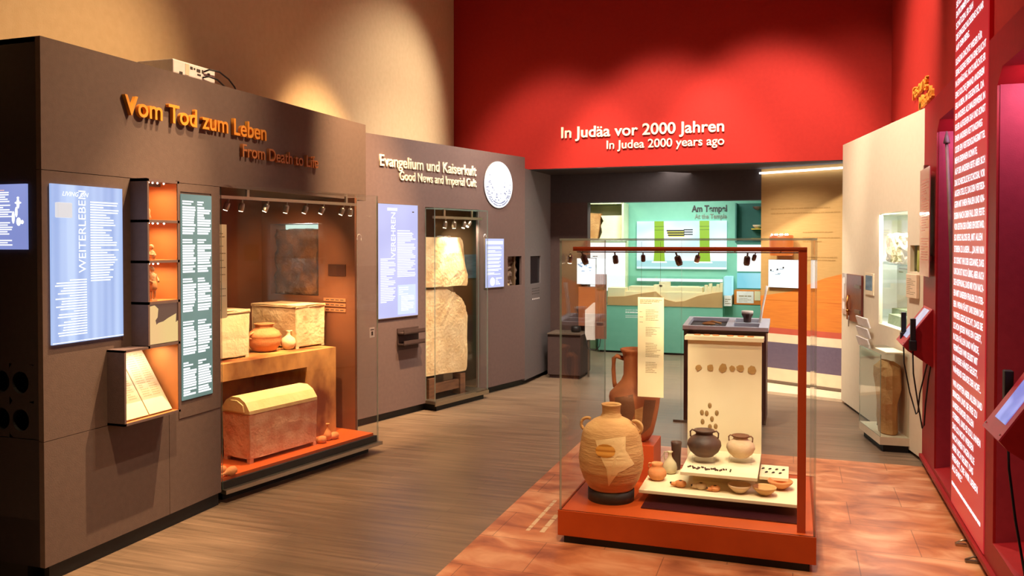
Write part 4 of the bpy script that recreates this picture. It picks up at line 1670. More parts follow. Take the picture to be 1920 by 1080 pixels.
# stepped ivory shelves
t = thing('display_stand', 'stepped ivory display stand inside the central case', 'display stand', ID, (-.8, 4.48, 0))
b = B()
b.box(0, .827, 0, .50, .232, .25, 0, .002)
b.obj('lower_shelf', SHELF, t)
b = B()
b.box(.215, .62, .07, .62, .332, .35, 0, .002)
b.obj('middle_shelf', SHELF, t)
b = B()
b.box(.19, .62, .60, .615, .2, 1.015, 0)
b.obj('back_panel', SHELF, t)
b = B()
b.box(.175, .632, .56, .67, 1.015, 1.04, 0, .002)
b.obj('top_ledge', SHELF, t)
b = B()
b.box(.62, .775, .30, .56, .282, .30, 0, .002)
b.obj('side_tray', SHELF, t)
b = B()
b.box(.22, .24, .3, .5, .186, .232)
b.box(.3, .5, .35, .45, .186, .232)
b.box(.26, .6, .28, .29, .25, .332)
b.obj('support', SHELF, t)

# hanging text sheet
t = thing('text_sheet', 'cream text sheet hanging in front of the brown amphora', 'sign', ID, (-.85, 4.72, .716))
b = B()
b.box(0, .148, 0, .004, 0, .572, 0)
b.greek(.012, .14, .558, 3, .009, .004, -.0006, 2, 1, ragged=.2)
b.greek(.045, .12, .50, 7, .0095, .003, -.0006, 1, 2)
b.greek(.045, .13, .40, 6, .0095, .003, -.0006, 1, 3)
b.greek(.045, .13, .31, 9, .0095, .003, -.0006, 1, 4)
b.greek(.045, .11, .20, 7, .0095, .003, -.0006, 1, 5)
b.greek(.01, .03, .49, 3, .03, .003, -.0006, 1, 6)
b.obj('sheet', [PAPER, INK, mat('brown print', C(150, 110, 50), None, .8)], t)
for x in (.02, .128):
    b = B()
    b.tube([(x, .002, .572), (x, .002, .89)], .0008, 0, 6)
    b.obj('wire', METALDK, t)


# jars
def arc(c, r0, r1, a0, a1, n=9, side=1):
    return [(c[0] + side * r0 * math.cos(a0 + (a1 - a0) * i / n), c[1], c[2] + r1 * math.sin(a0 + (a1 - a0) * i / n)) for i in range(n + 1)]


t = thing('storage_jar', 'big buff clay storage jar with two loop handles on a black ring', 'jar', ID, (-.957, 4.5, .2))
prof = [(.03, .0), (.08, .012), (.125, .05), (.155, .10), (.174, .155), (.179, .21), (.174, .26), (.168, .30), (.163, .335), (.155, .362), (.135, .39), (.10, .418), (.066, .434), (.056, .44), (.057, .446), (.0515, .45), (.050, .465), (.051, .495), (.056, .505), (.052, .508), (.044, .504), (.042, .47), (.044, .44)]
fine = []
for (r0, z0), (r1, z1) in zip(prof, prof[1:]):
    n = max(1, int(abs(z1 - z0) / .008))
    for i in range(n):
        k = i / n
        z = z0 + (z1 - z0) * k
        fine.append((r0 + (r1 - r0) * k + (.0012 * math.sin(z * 420) if .15 < z < .4 else 0), z))
fine.append(prof[-1])
b = B()
b.lathe(fine, seg=64)
b.obj('body', CLAYP, t)
for s in (-1, 1):
    b = B()
    b.tube(arc((s * .135, 0, .385), .036, .036, -1.0, 2.1, 10, s), .0085, 0, 12)
    b.obj('handle', CLAYP, t)


def patch(parent, name, m, prof, cells, off=.0015):
    """a mended area lying on a turned body: list of (angle, z) corners"""
    def R(z):
        for (r0, z0), (r1, z1) in zip(prof, prof[1:]):
            if z0 <= z <= z1 and z1 > z0:
                return r0 + (r1 - r0) * (z - z0) / (z1 - z0)
        return prof[-1][0]
    b = B()
    n = len(cells)
    ca = sum(c[0] for c in cells) / n
    cz = sum(c[1] for c in cells) / n
    P = lambda a, z: b.bm.verts.new(((R(z) + off) * math.cos(a), (R(z) + off) * math.sin(a), z))
    K = 8
    rings = []
    dense = []
    for i in range(n):
        a0, z0 = cells[i]
        a1, z1 = cells[(i + 1) % n]
        for j in range(6):
            dense.append((a0 + (a1 - a0) * j / 6, z0 + (z1 - z0) * j / 6))
    for k in range(1, K + 1):
        rings.append([P(ca + (a - ca) * k / K, cz + (z - cz) * k / K) for a, z in dense])
    c = P(ca, cz)
    m_ = len(dense)
    for i in range(m_):
        b.bm.faces.new((c, rings[0][i], rings[0][(i + 1) % m_])).smooth = True
    for r0, r1 in zip(rings, rings[1:]):
        for i in range(m_):
            b.bm.faces.new((r0[i], r0[(i + 1) % m_], r1[(i + 1) % m_], r1[i])).smooth = True
    return b.obj(name, m, parent)


A0 = -math.pi / 2 + .22
patch(t, 'plaster_mend', CLAYPATCH, fine, [(A0 - .55, .335), (A0 + .1, .355), (A0 + .5, .36), (A0 + .45, .29), (A0 + .75, .21), (A0 + .2, .17), (A0 - .1, .09), (A0 - .15, .19), (A0 - .3, .24)])
patch(t, 'plaster_mend', mat('ochre mend', C(222, 156, 62), None, .85), fine, [(A0 - .2 + .32 * math.cos(i / 14 * math.tau), .285 + .036 * math.sin(i / 14 * math.tau)) for i in range(14)], .003)
b = B()
b.lathe([(.128, .18), (.128, .24), (.11, .24), (.11, .185)], seg=48)
solo(b, 'ring_stand', 'black ring under the big buff storage jar', 'stand', BLACK, ID, (-.957, 4.5, .0005))

t = thing('amphora', 'tall brown clay amphora standing behind the big storage jar', 'amphora', ID, (-.92, 5.0, .40))
prof2 = [(.03, 0), (.09, .006), (.115, .05), (.134, .13), (.149, .21), (.155, .26), (.150, .285), (.118, .32), (.082, .36), (.067, .395), (.066, .47), (.07, .51), (.074, .53), (.086, .54), (.088, .552), (.078, .556), (.064, .545), (.056, .5), (.056, .4)]
b = B()
b.lathe(prof2, seg=48)
b.obj('body', CLAYR, t)
for s in (-1, 1):
    b = B()
    b.tube([(s * .066, 0, .49), (s * .11, 0, .505), (s * .128, 0, .49), (s * .13, 0, .42), (s * .125, 0, .345), (s * .118, 0, .315)], [.013, .014, .014, .013, .013, .015], 0, 12)
    b.obj('handle', CLAYR, t)
patch(t, 'dark_mend', CLAYD, prof2, [(A0 - .9, .27), (A0 - .1, .30), (A0 + .0, .2), (A0 - .2, .12), (A0 - .8, .15)])
patch(t, 'dark_mend', CLAYD, prof2, [(A0 + .35, .27), (A0 + .9, .26), (A0 + .8, .1), (A0 + .3, .05), (A0 + .25, .16)])
patch(t, 'ochre_mend', CLAYP, prof2, [(A0 - .02, .21), (A0 + .3, .23), (A0 + .3, .06), (A0 + .0, .05)], .002)
b = B()
b.box(-1.06, -.78, 4.86, 5.14, .18, .40)
solo(b, 'pedestal_block', 'dark red block under the brown amphora', 'pedestal', POST)


def pot(name, label, x, y, z, sc, m, rim, stand=True):
    t = thing(name, label, 'pot', ID, (x, y, z))
    z0 = .028 * sc if stand else 0
    b = B()
    P = [(.02, 0), (.05, .008), (.08, .035), (.095, .068), (.092, .09), (.075, .112), (.052, .125), (.046, .132), (.049, .142), (.056, .15), (.052, .152), (.042, .142), (.038, .13)]
    b.lathe([(r * sc, h * sc + z0) for r, h in P], seg=44)
    b.obj('body', m, t)
    b = B()
    b.lathe([(.0475 * sc, .138 * sc + z0), (.057 * sc, .149 * sc + z0), (.058 * sc, .155 * sc + z0), (.045 * sc, .156 * sc + z0), (.041 * sc, .147 * sc + z0)], seg=40)
    b.obj('rim', rim, t)
    for s in (-1, 1):
        b = B()
        b.tube([(s * .05 * sc, 0, .145 * sc + z0), (s * .068 * sc, 0, .152 * sc + z0), (s * .079 * sc, 0, .14 * sc + z0), (s * .077 * sc, 0, .115 * sc + z0), (s * .07 * sc, 0, .106 * sc + z0)], .0048 * sc, 0, 10)
        b.obj('handle', rim, t)
    if stand:
        b = B()
        b.box(-.055, .055, -.045, .045, z0 * .4, z0 * .5)
        for sx in (-1, 1):
            for sy in (-1, 1):
                b.box(sx * .06 - .004, sx * .06 + .004, sy * .045 - .006, sy * .045 + .006, 0, z0 + .012)
        b.obj('acrylic_stand', ACRYL, t)
    return t


pot('cooking_pot', 'dark fired two handled cooking pot on the middle ivory shelf', -.482, 4.80, .35, 1.0, CLAYB, CLAYB)
pot('cooking_pot', 'pale grey two handled cooking pot on the middle ivory shelf', -.285, 4.86, .35, .84, CLAYG, CLAYD)

t = thing('jug', 'small orange clay jug with one handle on the lower ivory shelf', 'jug', ID, (-.734, 4.70, .25))
b = B()
b.lathe([(.02, 0), (.036, .005), (.052, .028), (.053, .045), (.042, .064), (.03, .074), (.029, .082), (.033, .096), (.03, .098), (.024, .084), (.022, .072)], seg=36)
b.obj('body', CLAYO, t)
b = B()
b.tube([(-.03, 0, .092), (-.046, 0, .092), (-.05, 0, .075), (-.04, 0, .06)], .005)
b.obj('handle', CLAYO, t)
t = thing('glass_flask', 'clouded old glass flask with handle behind the orange jug', 'flask', ID, (-.684, 4.86, .25))
b = B()
b.lathe([(.022, 0), (.036, .006), (.043, .035), (.036, .062), (.018, .085), (.011, .1), (.011, .118), (.018, .128), (.015, .129), (.008, .117), (.008, .1)], seg=32)
b.obj('body', OLDGLASS, t)
b = B()
b.tube([(-.014, 0, .124), (-.032, 0, .124), (-.036, 0, .1), (-.03, 0, .075)], .0035)
b.obj('handle', OLDGLASS, t)
b = B()
b.lathe([(.022, 0), (.024, .01), (.026, .09), (.031, .15), (.033, .165), (.029, .166), (.025, .14), (.022, .05)], seg=32)
t = thing('beaker', 'tall dark clay beaker behind the glass flask', 'beaker', ID, (-.66, 4.955, .25))
b.obj('body', CLAYB, t)


def oil_lamp(label, x, y, rz, m, s=1.):
    t = thing('oil_lamp', label, 'oil lamp', ID, (x, y, .25), rz, 'clay oil lamps on the lower shelf')
    b = B()
    b.lathe([(.015 * s, 0), (.024 * s, .004 * s), (.031 * s, .016 * s), (.028 * s, .027 * s), (.014 * s, .034 * s), (.009 * s, .033 * s), (.008 * s, .028 * s)], seg=28)
    b.tube([(-.02 * s, 0, .015 * s), (-.038 * s, 0, .016 * s), (-.05 * s, 0, .019 * s)], [.014 * s, .011 * s, .009 * s], 0, 12)
    b.obj('body', m, t)
    b = B()
    b.lathe([(.0085 * s, .0335 * s), (.0085 * s, .0345 * s)], seg=16)
    b.ball((-.05 * s, 0, .022 * s), .0062 * s)
    b.obj('openings', BLACK, t)
    return t


oil_lamp('clay oil lamp standing alone beside the orange jug on the lower shelf', -.59, 4.605, .3, CLAYO, 1.05)
oil_lamp('grey buff clay oil lamp of the close pair on the lower shelf', -.478, 4.60, .35, CLAYG)
oil_lamp('smaller orange clay oil lamp of the close pair on the lower shelf', -.402, 4.585, .5, CLAYO, .9)


def bowl(label, x, y, m, s=1.):
    t = thing('bowl', label, 'bowl', ID, (x, y, .25), 0, 'clay bowls on the lower shelf')
    b = B()
    b.lathe([(.02 * s, 0), (.026 * s, .004), (.045 * s, .02), (.06 * s, .036), (.0625 * s, .044), (.06 * s, .046), (.054 * s, .04), (.035 * s, .02), (.012 * s, .012), (.004 * s, .012)], seg=40)
    b.obj('body', m, t)
    return t


bowl('grey buff clay bowl next to the oil lamps on the lower shelf', -.275, 4.60, CLAYG)
bowl('yellow buff clay bowl between the two other bowls on the lower shelf', -.145, 4.60, CLAYP)
bowl('wide reddish clay bowl set back beside the red post on the lower shelf', -.068, 4.745, CLAYO, 1.08)

# beads, tray pieces, coins, shards, ledge pieces: every one of its own
bead0 = None
rnd = random.Random(5)
b = B()
b.lathe([(.002, -.004), (.0045, -.002), (.0045, .002), (.002, .004)], seg=10)
bead = b.obj('bead', mat('dark brown bead', C(66, 34, 26), C(84, 46, 34), .5, 60))
pts = []
for i in range(44):
    k = i / 43
    pts.append((-.555 + .205 * k + rnd.uniform(-.006, .006), 4.645 + .016 * math.sin(k * 21) + rnd.uniform(-.008, .008) - .01 * k))
for i, (x, y) in enumerate(pts):
    o = bead if i == 0 else bead.copy()
    if i:
        COL.objects.link(o)
    o.matrix_world = Matrix.Translation((x, y, .3546)) @ Matrix.Rotation(rnd.uniform(0, 3), 4, 'Z') @ Matrix.Rotation(1.57, 4, 'X')
    o['label'] = 'dark brown bead in the string of beads before the cooking pots'
    o['category'] = 'bead'
    o['group'] = 'beads on the middle shelf'
green = mat('green bead', C(60, 70, 40), None, .5)
for i, (x, y) in enumerate(((-.325, 4.655), (-.325, 4.625))):
    o = bead.copy()
    o.data = bead.data.copy()
    o.data.materials[0] = green
    COL.objects.link(o)
    o.matrix_world = Matrix.Translation((x, y, .3546)) @ Matrix.Rotation(1.57, 4, 'X')
    o['label'] = ('greenish bead at the end of the string, the one behind', 'greenish bead at the end of the string, the one in front')[i]
    o['category'] = 'bead'
    o['group'] = 'beads on the middle shelf'
b = B()
b.tube([(-.012, 0, .004), (0, 0, .005), (.012, 0, .004)], [.0015, .0045, .003], 0, 8)
nail = b.obj('arrowhead', mat('corroded iron', C(40, 28, 24), None, .7, 40, .3))
for i in range(7):
    o = nail if i == 0 else nail.copy()
    if i:
        COL.objects.link(o)
    row, k = divmod(i, 4)
    o.matrix_world = Matrix.Translation((-.165 + .037 * k + .02 * row, 4.94 - .075 * row, .3)) @ Matrix.Rotation(.9, 4, 'Z')
    place = ('first', 'second', 'third', 'fourth')[k] + ' from the left in the ' + ('back', 'front')[row] + ' row'
    o['label'] = 'dark iron arrowhead on the side tray, ' + place
    o['category'] = 'arrowhead'
    o['group'] = 'arrowheads on the side tray'
b = B()
b.lathe([(.0, -.0), (.0125, .0), (.0135, .002), (.0125, .0035), (.0, .004)], seg=20)
coin = b.obj('coin', mat('dull bronze', C(150, 116, 66), C(176, 142, 88), .6, 40, .3))
coins = ((-.478, .62), (-.496, .572), (-.437, .578), (-.465, .54), (-.52, .52), (-.477, .492), (-.443, .497), (-.524, .575))
words = ('topmost', 'left one of the second row', 'right one of the second row', 'middle one', 'lowest at the left', 'lower left of the pair at the bottom', 'right of the pair at the bottom', 'outermost at the left')
for i, (x, z) in enumerate(coins):
    o = coin if i == 0 else coin.copy()
    if i:
        COL.objects.link(o)
    o.matrix_world = Matrix.Translation((x, 5.0798, z)) @ Matrix.Rotation(1.57, 4, 'X') @ Matrix.Diagonal((.85, 1.25, 1, 1))
    o['label'] = 'oval coin above the dark pot, ' + words[i]
    o['category'] = 'coin'
    o['group'] = 'coins on the ivory panel'
shm = mat('clay shard', C(196, 158, 92), C(176, 136, 78), .8, 20, .3)
words = ('first', 'second', 'third', 'fourth', 'fifth', 'sixth')
for i, (x, z, r) in enumerate(((-.545, .846, .02), (-.476, .848, .024), (-.401, .85, .028), (-.348, .85, .018), (-.302, .852, .024), (-.236, .845, .026))):
    b = B()
    q = random.Random(i + 30)
    n = 7
    b.prism([(r * q.uniform(.75, 1.1) * math.cos(k / n * math.tau), r * q.uniform(.75, 1.1) * math.sin(k / n * math.tau)) for k in range(n)], -.006, 0)
    solo(b, 'pottery_shard', 'flat pottery shard in a row on the ivory panel, %s from the left' % words[i], 'shard', shm, ID, (x, 5.0795, z), 0, 'shards on the ivory panel')
b = B()
b.lathe([(.0, 0), (.018, 0), (.021, .003), (.018, .006), (0, .007)], seg=20, sq=.6)
disc = b.obj('seal_stone', CLAYO)
for i, (x, y) in enumerate(((-.556, 5.10), (-.50, 5.10), (-.446, 5.10), (-.362, 5.095), (-.30, 5.09), (-.244, 5.085))):
    o = disc if i == 0 else disc.copy()
    if i:
        COL.objects.link(o)
    o.matrix_world = Matrix.Translation((x, y, 1.04))
    o['label'] = 'flat reddish disc on the top ledge of the ivory stand, %s from the left' % words[i]
    o['category'] = 'artefact'
    o['group'] = 'discs on the top ledge'

# floor lettering beside the case
b = B()
b.greek(0, .57, .035, 1, .05, .022, 0, 0, 2, ragged=0)
b.greek(0, .31, -.045, 1, .05, .028, 0, 0, 3, ragged=0)
b.greek(.36, .57, -.045, 1, .05, .022, 0, 0, 4, ragged=0)
for v in b.bm.verts:
    v.co = Vector((-v.co.z, v.co.x, .0005))
solo(b, 'floor_lettering', 'worn white lettering on the orange floor beside the glass case', 'lettering', mat('worn white floor print', C(214, 186, 152), None, .7, 90), ID, (-1.37, 4.34, .003))

# ------------------------------------------------------------------ cream partition things
t = thing('wall_vitrine', 'tall lit wall vitrine with stone fragment in the cream wall', 'vitrine', FQ, (1.222, .0, .912))
b = B()
b.box(-.72, .738, .36, .38, -.02, .953, 0)
b.box(-.72, -.70, .05, .36, -.02, .953, 0)
b.box(.718, .738, .03, .36, -.02, .953, 0)
b.box(-.72, .738, .032, .38, .933, .953, 0)
b.box(-.72, .738, .032, .38, -.02, 0, 0)
b.obj('lining', mat('white lining', C(244, 244, 236), None, .6), t)
b = B()
b.pane(-.70, .716, .035, .355, .505, .513)
b.obj('glass_shelf', [GLASSG, EDGE], t)
b = B()
b.box(-.5, -.02, .30, .32, .22, .55)
b.ball((-.12, .30, .45), 1, 1, (.04, .004, .045), 14, 8)
b.greek(-.45, -.2, .49, 3, .03, .008, .2995, 1, 3)
b.obj('white_board', [mat('white card', C(238, 242, 244), None, .6), INK], t)
b = B()
b.pane(0, .718, .004, .01, 0, .933)
b.obj('front_glass', [GLASS, EDGE], t)
w = FQ @ Vector((1.4, .2, 1.838))
area(w, w - Vector((0, 0, 1)), 26, .5, .2, (1, .97, .9))
w = FQ @ Vector((1.4, .2, 1.40))
area(w, w - Vector((0, 0, 1)), 4, .5, .2, (.9, 1, .98))
b = B()
b.box(-.15, .17, .1, .27, .515, .76, 0, .03)
bmesh.ops.subdivide_edges(b.bm, edges=[e for e in b.bm.edges if e.calc_length() > .06], cuts=4, use_grid_fill=True)
b.jitter(.011, 6)
solo(b, 'stone_fragment', 'rough grey stone fragment on the glass shelf of the cream wall vitrine', 'stone fragment', mat('rough grey stone', C(150, 132, 108), C(196, 178, 150), .9, 9, .9), FQ, (1.222, 0, .912))
b = B()
b.box(-.25, .3, .18, .30, 0, .12)
b.box(.0, .45, .08, .16, 0, .08)
b.jitter(.006, 3)
solo(b, 'carved_block', 'pale carved blocks at the bottom of the cream wall vitrine', 'stone block', MOSS, FQ, (1.222, 0, .912))

t = thing('steel_hatch', 'dark mahogany hatch door with hinges on the cream wall', 'hatch', FQ, (.26, 0, .86))
b = B()
b.box(.0, .51, -.022, -.002, 0, .44, 0, .004)
b.obj('door', SAFEM, t)
for z in (.09, .32):
    b = B()
    b.box(.32, .49, -.034, -.022, z, z + .03)
    b.obj('hinge', METALDK, t)
b = B()
b.tube([(.1, -.03, .24), (.1, -.045, .15), (.1, -.03, .05)], .008)
b.ball((.1, -.036, .09), .016, 0)
b.obj('handle', mat('old brass', C(190, 120, 60), None, .35, 20, metal=1), t)
b = B()
b.tube([(.1, -.025, .05), (.1, -.025, -.06)], .004)
b.obj('chain', METALDK, t)
b = B()
b.box(.06, .22, -.012, -.002, .9, 1.3, 0)
for (x, z, w, h) in ((.07, 1.05, .05, .2), (.1, 1.2, .06, .06), (.08, .95, .07, .07)):
    b.box(x, x + w, -.013, -.012, z, z + h, 1)
solo(b, 'mirror_plate', 'grey mottled plate at the far edge of the mahogany hatch', 'plate', [mat('mottled grey plate', C(150, 130, 116), C(206, 196, 186), .3, 9), WHITE], FQ)
b = B()
b.box(.84, 1.1, -.012, -.002, 1.14, 1.33, 0)
b.box(.87, 1.07, -.0135, -.012, 1.18, 1.31, 1)
solo(b, 'picture_plate', 'small blue grey picture plate between the mahogany hatch and the tall vitrine', 'picture', [mat('cream card', C(226, 206, 170), None, .6), BLUEPIC], FQ)
tags = ('uppermost', 'middle', 'lowest')
for i in range(3):
    b = B()
    M = Matrix.Rotation(math.radians(18), 4, 'X')
    b.box(0, .36, -.012, 0, 0, .085, 0, 0, M)
    b.greek(.06, .30, .06, 3, .015, .006, -.0125, 1, i)
    solo(b, 'label_card', '%s white label card of three on the cream wall' % tags[i], 'label', [WHITE, mat('pale grey print', C(190, 190, 196), None, .7)], FQ, (.75 + .01 * i, -.03, .86 - .09 * i), 0, 'label cards on the cream wall')
b = B()
b.lathe([(.1, 0), (.105, .02), (.1, .19), (.09, .195)], (2.113, .12), 28)
solo(b, 'green_fragment', 'yellow green glazed piece in the small cream wall recess', 'artefact', GREENST, FQ, (0, 0, 1.383))
b = B()
b.box(1.985, 2.22, .03, .25, 1.36, 1.383, 0)
b.box(1.985, 2.24, .24, .26, 1.36, 1.62, 0)
struct(b, 'trim_3', CREAMW, FQ)
b = B()
b.box(1.99, 2.218, -.025, -.003, 1.188, 1.365, 0, .003)
b.greek(2.01, 2.2, 1.33, 9, .014, .004, -.0256, 1, 4)
solo(b, 'label_plate', 'cream label plate under the yellow green piece', 'label', [CREAM, INK], FQ)

# low glass case on the cream wall
t = thing('display_case', 'low glass case with tan column stone on the cream wall', 'display case', FQ, (1.42, -.205, 0))
b = B()
b.prism([(0, 0), (.57, 0), (.60, .205), (0, .205)], .055, .115, 0, 'z')
b.obj('base', CREAMW, t)
b = B()
b.prism([(.03, .03), (.55, .03), (.58, .205), (.03, .205)], 0, .055, 0, 'z')
b.obj('plinth', BLACK, t)
b = B()
b.pane(0, .57, 0, .006, .115, .745)
b.obj('front_glass', [GLASSG, EDGE], t)
b = B()
b.prism([(.564, .0), (.57, 0), (.598, .2), (.592, .2)], .115, .745, 0, 'z')
b.obj('side_glass', GLASSG, t)
b = B()
b.prism([(0, 0), (.57, 0), (.598, .2), (0, .2)], .745, .752, 0, 'z')
b.obj('top_glass', GLASSG, t)
b = B()
b.box(.25, .55, .05, .19, .753, .76, 0)
b.obj('label', SHELF, t)
b = B()
b.lathe([(.07, 0), (.085, .01), (.09, .12), (.098, .24), (.106, .36), (.112, .46), (.108, .52), (.06, .56)], seg=11, sq=.72)
for f in b.bm.faces:
    f.smooth = False
bmesh.ops.triangulate(b.bm, faces=b.bm.faces[:])
b.jitter(.011, 9, lambda c: c.z < .02)
for v in b.bm.verts:
    v.co.x = v.co.x * 1.4 - .05 * v.co.z
    v.co.y *= 1.1
solo(b, 'column_stone', 'tan broken column stone standing in the low glass case', 'stone', LOGST, FQ, (1.83, -.10, .115))
b = B()
b.tube([(.2, .1, .0), (.12, .15, .5)], [.03, .03])
solo(b, 'wooden_stave', 'brown leaning stave behind the tan column stone', 'stave', TROPHY, FQ, (1.45, -.2, .13))

# ------------------------------------------------------------------ right red wall things
quote = ['SIE KÖNNTEN NOCH', 'ENTKOMMEN ODER SICH', 'SCHÜTZEN. ER SAH', 'DIE EINGESCHLOSSENE SCHAR',
         'AUF DEM BERG.', 'ELEAZAR DACHTE WEDER FÜR', 'SEINE EIGENE PERSON EINE FLUCHT', 'IN ERWÄGUNG, NOCH MÖCHTE ER', 'EINE SOLCHE JEMAND ANDEREM',
         'ERLAUBEN. IM GEGENTEIL, DA', 'ER ANDERES ALS MAUERWERK IN', 'FEUER AUFGEHEN SAH UND SONST', 'EINEN ANDEREN RETTUNGSWEG',
         'ODER EIN VERTEIDIGUNGSMITTEL', 'MEHR ERSINNEN KONNTE,', 'AUF DER ANDEREN SEITE ABER SICH', 'DAS SCHRECKLICHE SCHICKSAL VOR', 'AUGEN STELLTE, DAS DEN VERTEIDI-',
         'GERN MIT IHREN FRAUEN UND KIN-', 'DERN NACH DEM FALL DER FESTE', 'VON SEITEN DER RÖMER BEVORSTAND,', 'SO BESCHLOSS ER, MIT ALLEN', 'STERBEN ZU LASSEN. ... „DA IHR NUN',
         'SO DENKT IHR DER GEDANKE, DASS', 'UNS DAS IST NOCH ÜBRIG, ABER AUCH', 'DIE HOFFNUNG, DASS MIR VON NACH-', 'EIN MIT UNSEREN FRAUEN ZU STER-',
         'BEN. WENN FÜHRT UNS DENN DAS', 'VATERS GESCHLECHT, DASS SIE', 'SCHON JEDER WAS EIN GEBET,', 'IN DEN FÄLLEN UND WÜRDE,', 'VERMÖGEN WIR SELBST MIT',
         'IN UNSERE HÄNDE GELEGT,', 'WÄHREND GERADE DER HOFF...', 'WIR HOFFTEN ABER ALLEIN UND', 'BRINGEN UND SIE FREI ZU', 'UNSERE KINDER SOLLEN', 'STERBEN, UND ES SOLL IHNEN',
         'DAS LOS NICHT WERDEN', 'NACH IHREN TAGEN ALLE', 'ABER SICH SELBST DAS', 'FREIHEIT, DIE WIR LIEBEN', 'ALS EHRE."']
ys = [18.6, 37, 58, 79, 99, 124.5, 145, 165, 185.6, 206, 226, 246, 266.5, 287, 307, 327, 348, 367.6, 388, 409, 429, 449, 470, 491, 511, 531, 551, 571.5, 592, 612, 632.5, 652, 672, 693, 719, 738.6, 759, 779, 799, 818.7, 838, 858, 877]
t = thing('text_banner', 'tall backlit red banner covered with lines of white capital text', 'banner', FR, (1.612, 0, .085))
b = B()
b.box(0, .868, -.005, 0, 0, 3.3, 0)
rnd = random.Random(11)
for s, y in zip(quote, ys):
    z = 2.884 - (y - 40) * .00311 - .085
    full = min(.80, .0285 * len(s) + .02)
    text_bm(b.bm, s, .025, z,   .037, full, -.0058, 0, .022, False, 1)
b.greek(.02, .80, 2.884 - (898 - 40) * .00311 - .085, 1, .05, .02, -.0058, 1, 5, ragged=0)
b.obj('backlit_sheet', [G_RED, G_TXT], t)

# consoles on the red wall
def kiosk(label, y0, y1, tip, zt, zw, zb, lcd, hs):
    """sloped desk: cross-section in x,z; y0 far, y1 near"""
    t = thing('audio_desk', label, 'audio desk', ID, (.88, y0, 0), 0, 'sloped desks on the red wall')
    wy = y1 - y0
    a = tip - .88
    b = B()
    b.prism([(0, zw), (a, zt), (a + .025, zt - .03), (0, zb)], wy, 0, 0)
    b.obj('body', RED2, t)
    sl = Vector((a, 0, zt - zw))
    L = sl.length
    u = sl.normalized()
    n = Vector((-u.z, 0, u.x))
    if n.z < 0:
        n = -n
    def P(s, yy, h):
        v = Vector((0, 0, zw)) + u * s + n * h
        return (v.x, yy, v.z)
    b = B()
    def slabq(s0, s1, ya, yb, h0, h1, m=0):
        v = [b.bm.verts.new(P(s, yy, h)) for h in (h0, h1) for s, yy in ((s0, ya), (s1, ya), (s1, yb), (s0, yb))]
        for f in ((0, 1, 2, 3), (7, 6, 5, 4), (0, 4, 5, 1), (1, 5, 6, 2), (2, 6, 7, 3), (3, 7, 4, 0)):
            b.bm.faces.new([v[i] for i in f]).material_index = m
    slabq(0, L, wy, 0, 0, .006, 0)
    b.obj('top_plate', mat('plum lacquer', C(176, 44, 66), None, .35), t)
    b = B()
    slabq(L * .05, L * .82, wy * .82, wy * .25, .006, .009, 0)
    b.obj('display', lcd, t)
    b = B()
    for s, yy in ((.04, .08), (.93, .08), (.93, .92), (.04, .92)):
        slabq(L * s, L * s + .006, wy * yy, wy * yy + .006, .006, .009)
    b.obj('screws', METAL, t)
    for (x, yy, z0, z1) in hs:
        b = B()
        b.box(x - .016, x + .016, yy - .02, yy + .02, z0, z1, 0, .004)
        b.box(x - .022, x + .022, yy - .026, yy + .026, z0 - .06, z0 + .01, 0, .006)
        b.obj('handset', RUBBER, t)
    return t


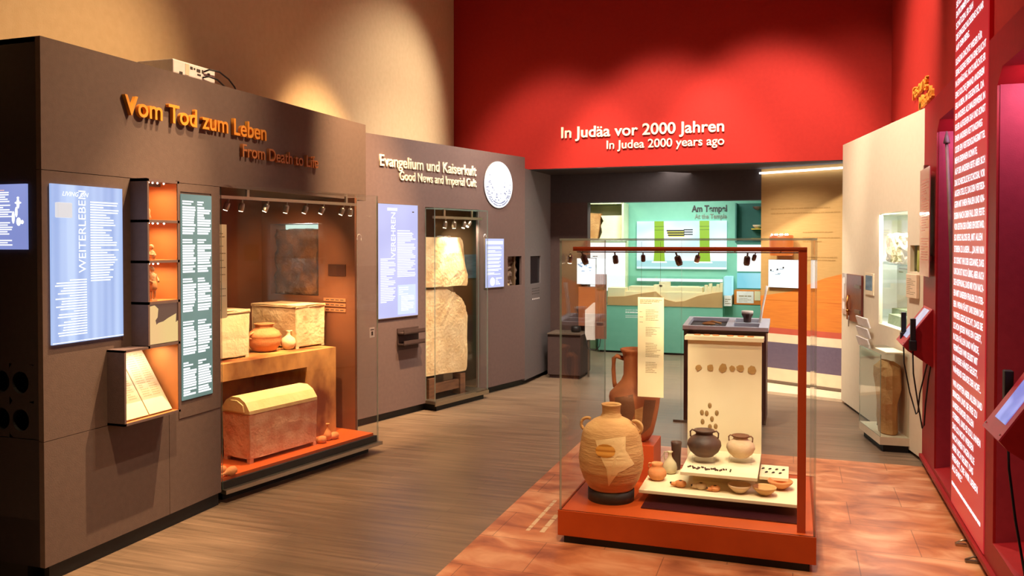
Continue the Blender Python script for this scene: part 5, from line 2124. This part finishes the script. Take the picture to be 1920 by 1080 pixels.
k1 = kiosk('red sloped audio desk with two black handsets next to the cream wall', 6.52, 6.14, .70, .90, 1.15, .76, G_LCD2, ((-.15, -.12, .96, 1.11), (-.125, -.40, .935, 1.09)))
k2 = kiosk('red sloped audio desk with a violet screen and one black handset', 3.63, 3.36, .70, .885, 1.16, .76, G_LCD, ((-.085, .06, .94, 1.10),))
for i, pts in enumerate(([(-.15, -.12, .9), (-.145, -.12, .75), (-.11, -.14, .55), (-.07, -.16, .40), (-.06, -.17, .42), (-.05, -.17, .55), (-.015, -.18, .72), (-.005, -.2, .78)],
                         [(-.125, -.40, .87), (-.12, -.40, .72), (-.09, -.39, .52), (-.06, -.38, .35), (-.048, -.37, .37), (-.04, -.36, .5), (-.02, -.34, .68), (-.005, -.33, .77)])):
    b = B()
    b.tube(pts, .005, 0, 8)
    b.obj('cable', RUBBER, k1)
b = B()
b.tube([(-.085, .06, .88), (-.085, .03, .72), (-.08, -.05, .55), (-.06, -.12, .35), (-.05, -.2, .15), (-.045, -.25, .09)], .005, 0, 8)
b.obj('cable', RUBBER, k2)

t = thing('text_board', 'narrow rose glass text board standing off the red wall end', 'sign', FR, (.47, -.03, 1.37))
b = B()
b.box(0, .44, -.006, 0, 0, .74, 0)
b.greek(.08, .4, .66, 20, .018, .006, -.0066, 1, 3, ragged=.4)
b.greek(.08, .4, .26, 9, .018, .006, -.0066, 1, 8, ragged=.4)
b.obj('sheet', [mat('rose satin glass', C(186, 96, 84), C(180, 100, 96), .15, 3, spec=.6), mat('pale rose print', C(216, 140, 124), None, .5)], t)
b = B()
b.box(.1, .14, 0, .03, .76 - .03, .77)
b.box(.3, .34, 0, .03, .1, .14)
b.obj('bracket', METAL, t)
b = B()
b.tube([(.925, 5.97, 2.24), (.955, 5.93, 1.5), (.97, 5.90, .25)], [.010, .014, .016])
b.lathe([(.019, 2.24), (.02, 2.25), (.004, 2.32)], (.925, 5.97), 16)
solo(b, 'spear_shaft', 'dark spear shaft with pointed tip leaning in the violet niche', 'spear', CLAYB)
for i, (x, y, lab) in enumerate(((.845, 4.86, 'bright steel floor clip at the foot of the red text banner'), (.85, 4.62, 'dark floor clip at the foot of the red wall, nearer the violet screen desk'))):
    b = B()
    b.box(-.035, .02, -.012, .012, 0, .012)
    b.tube([(-.035, 0, .012), (0, 0, .03), (.02, 0, .03)], .005)
    solo(b, 'floor_clip', lab, 'clip', METAL if i == 0 else METALDK, ID, (x, y, .003))
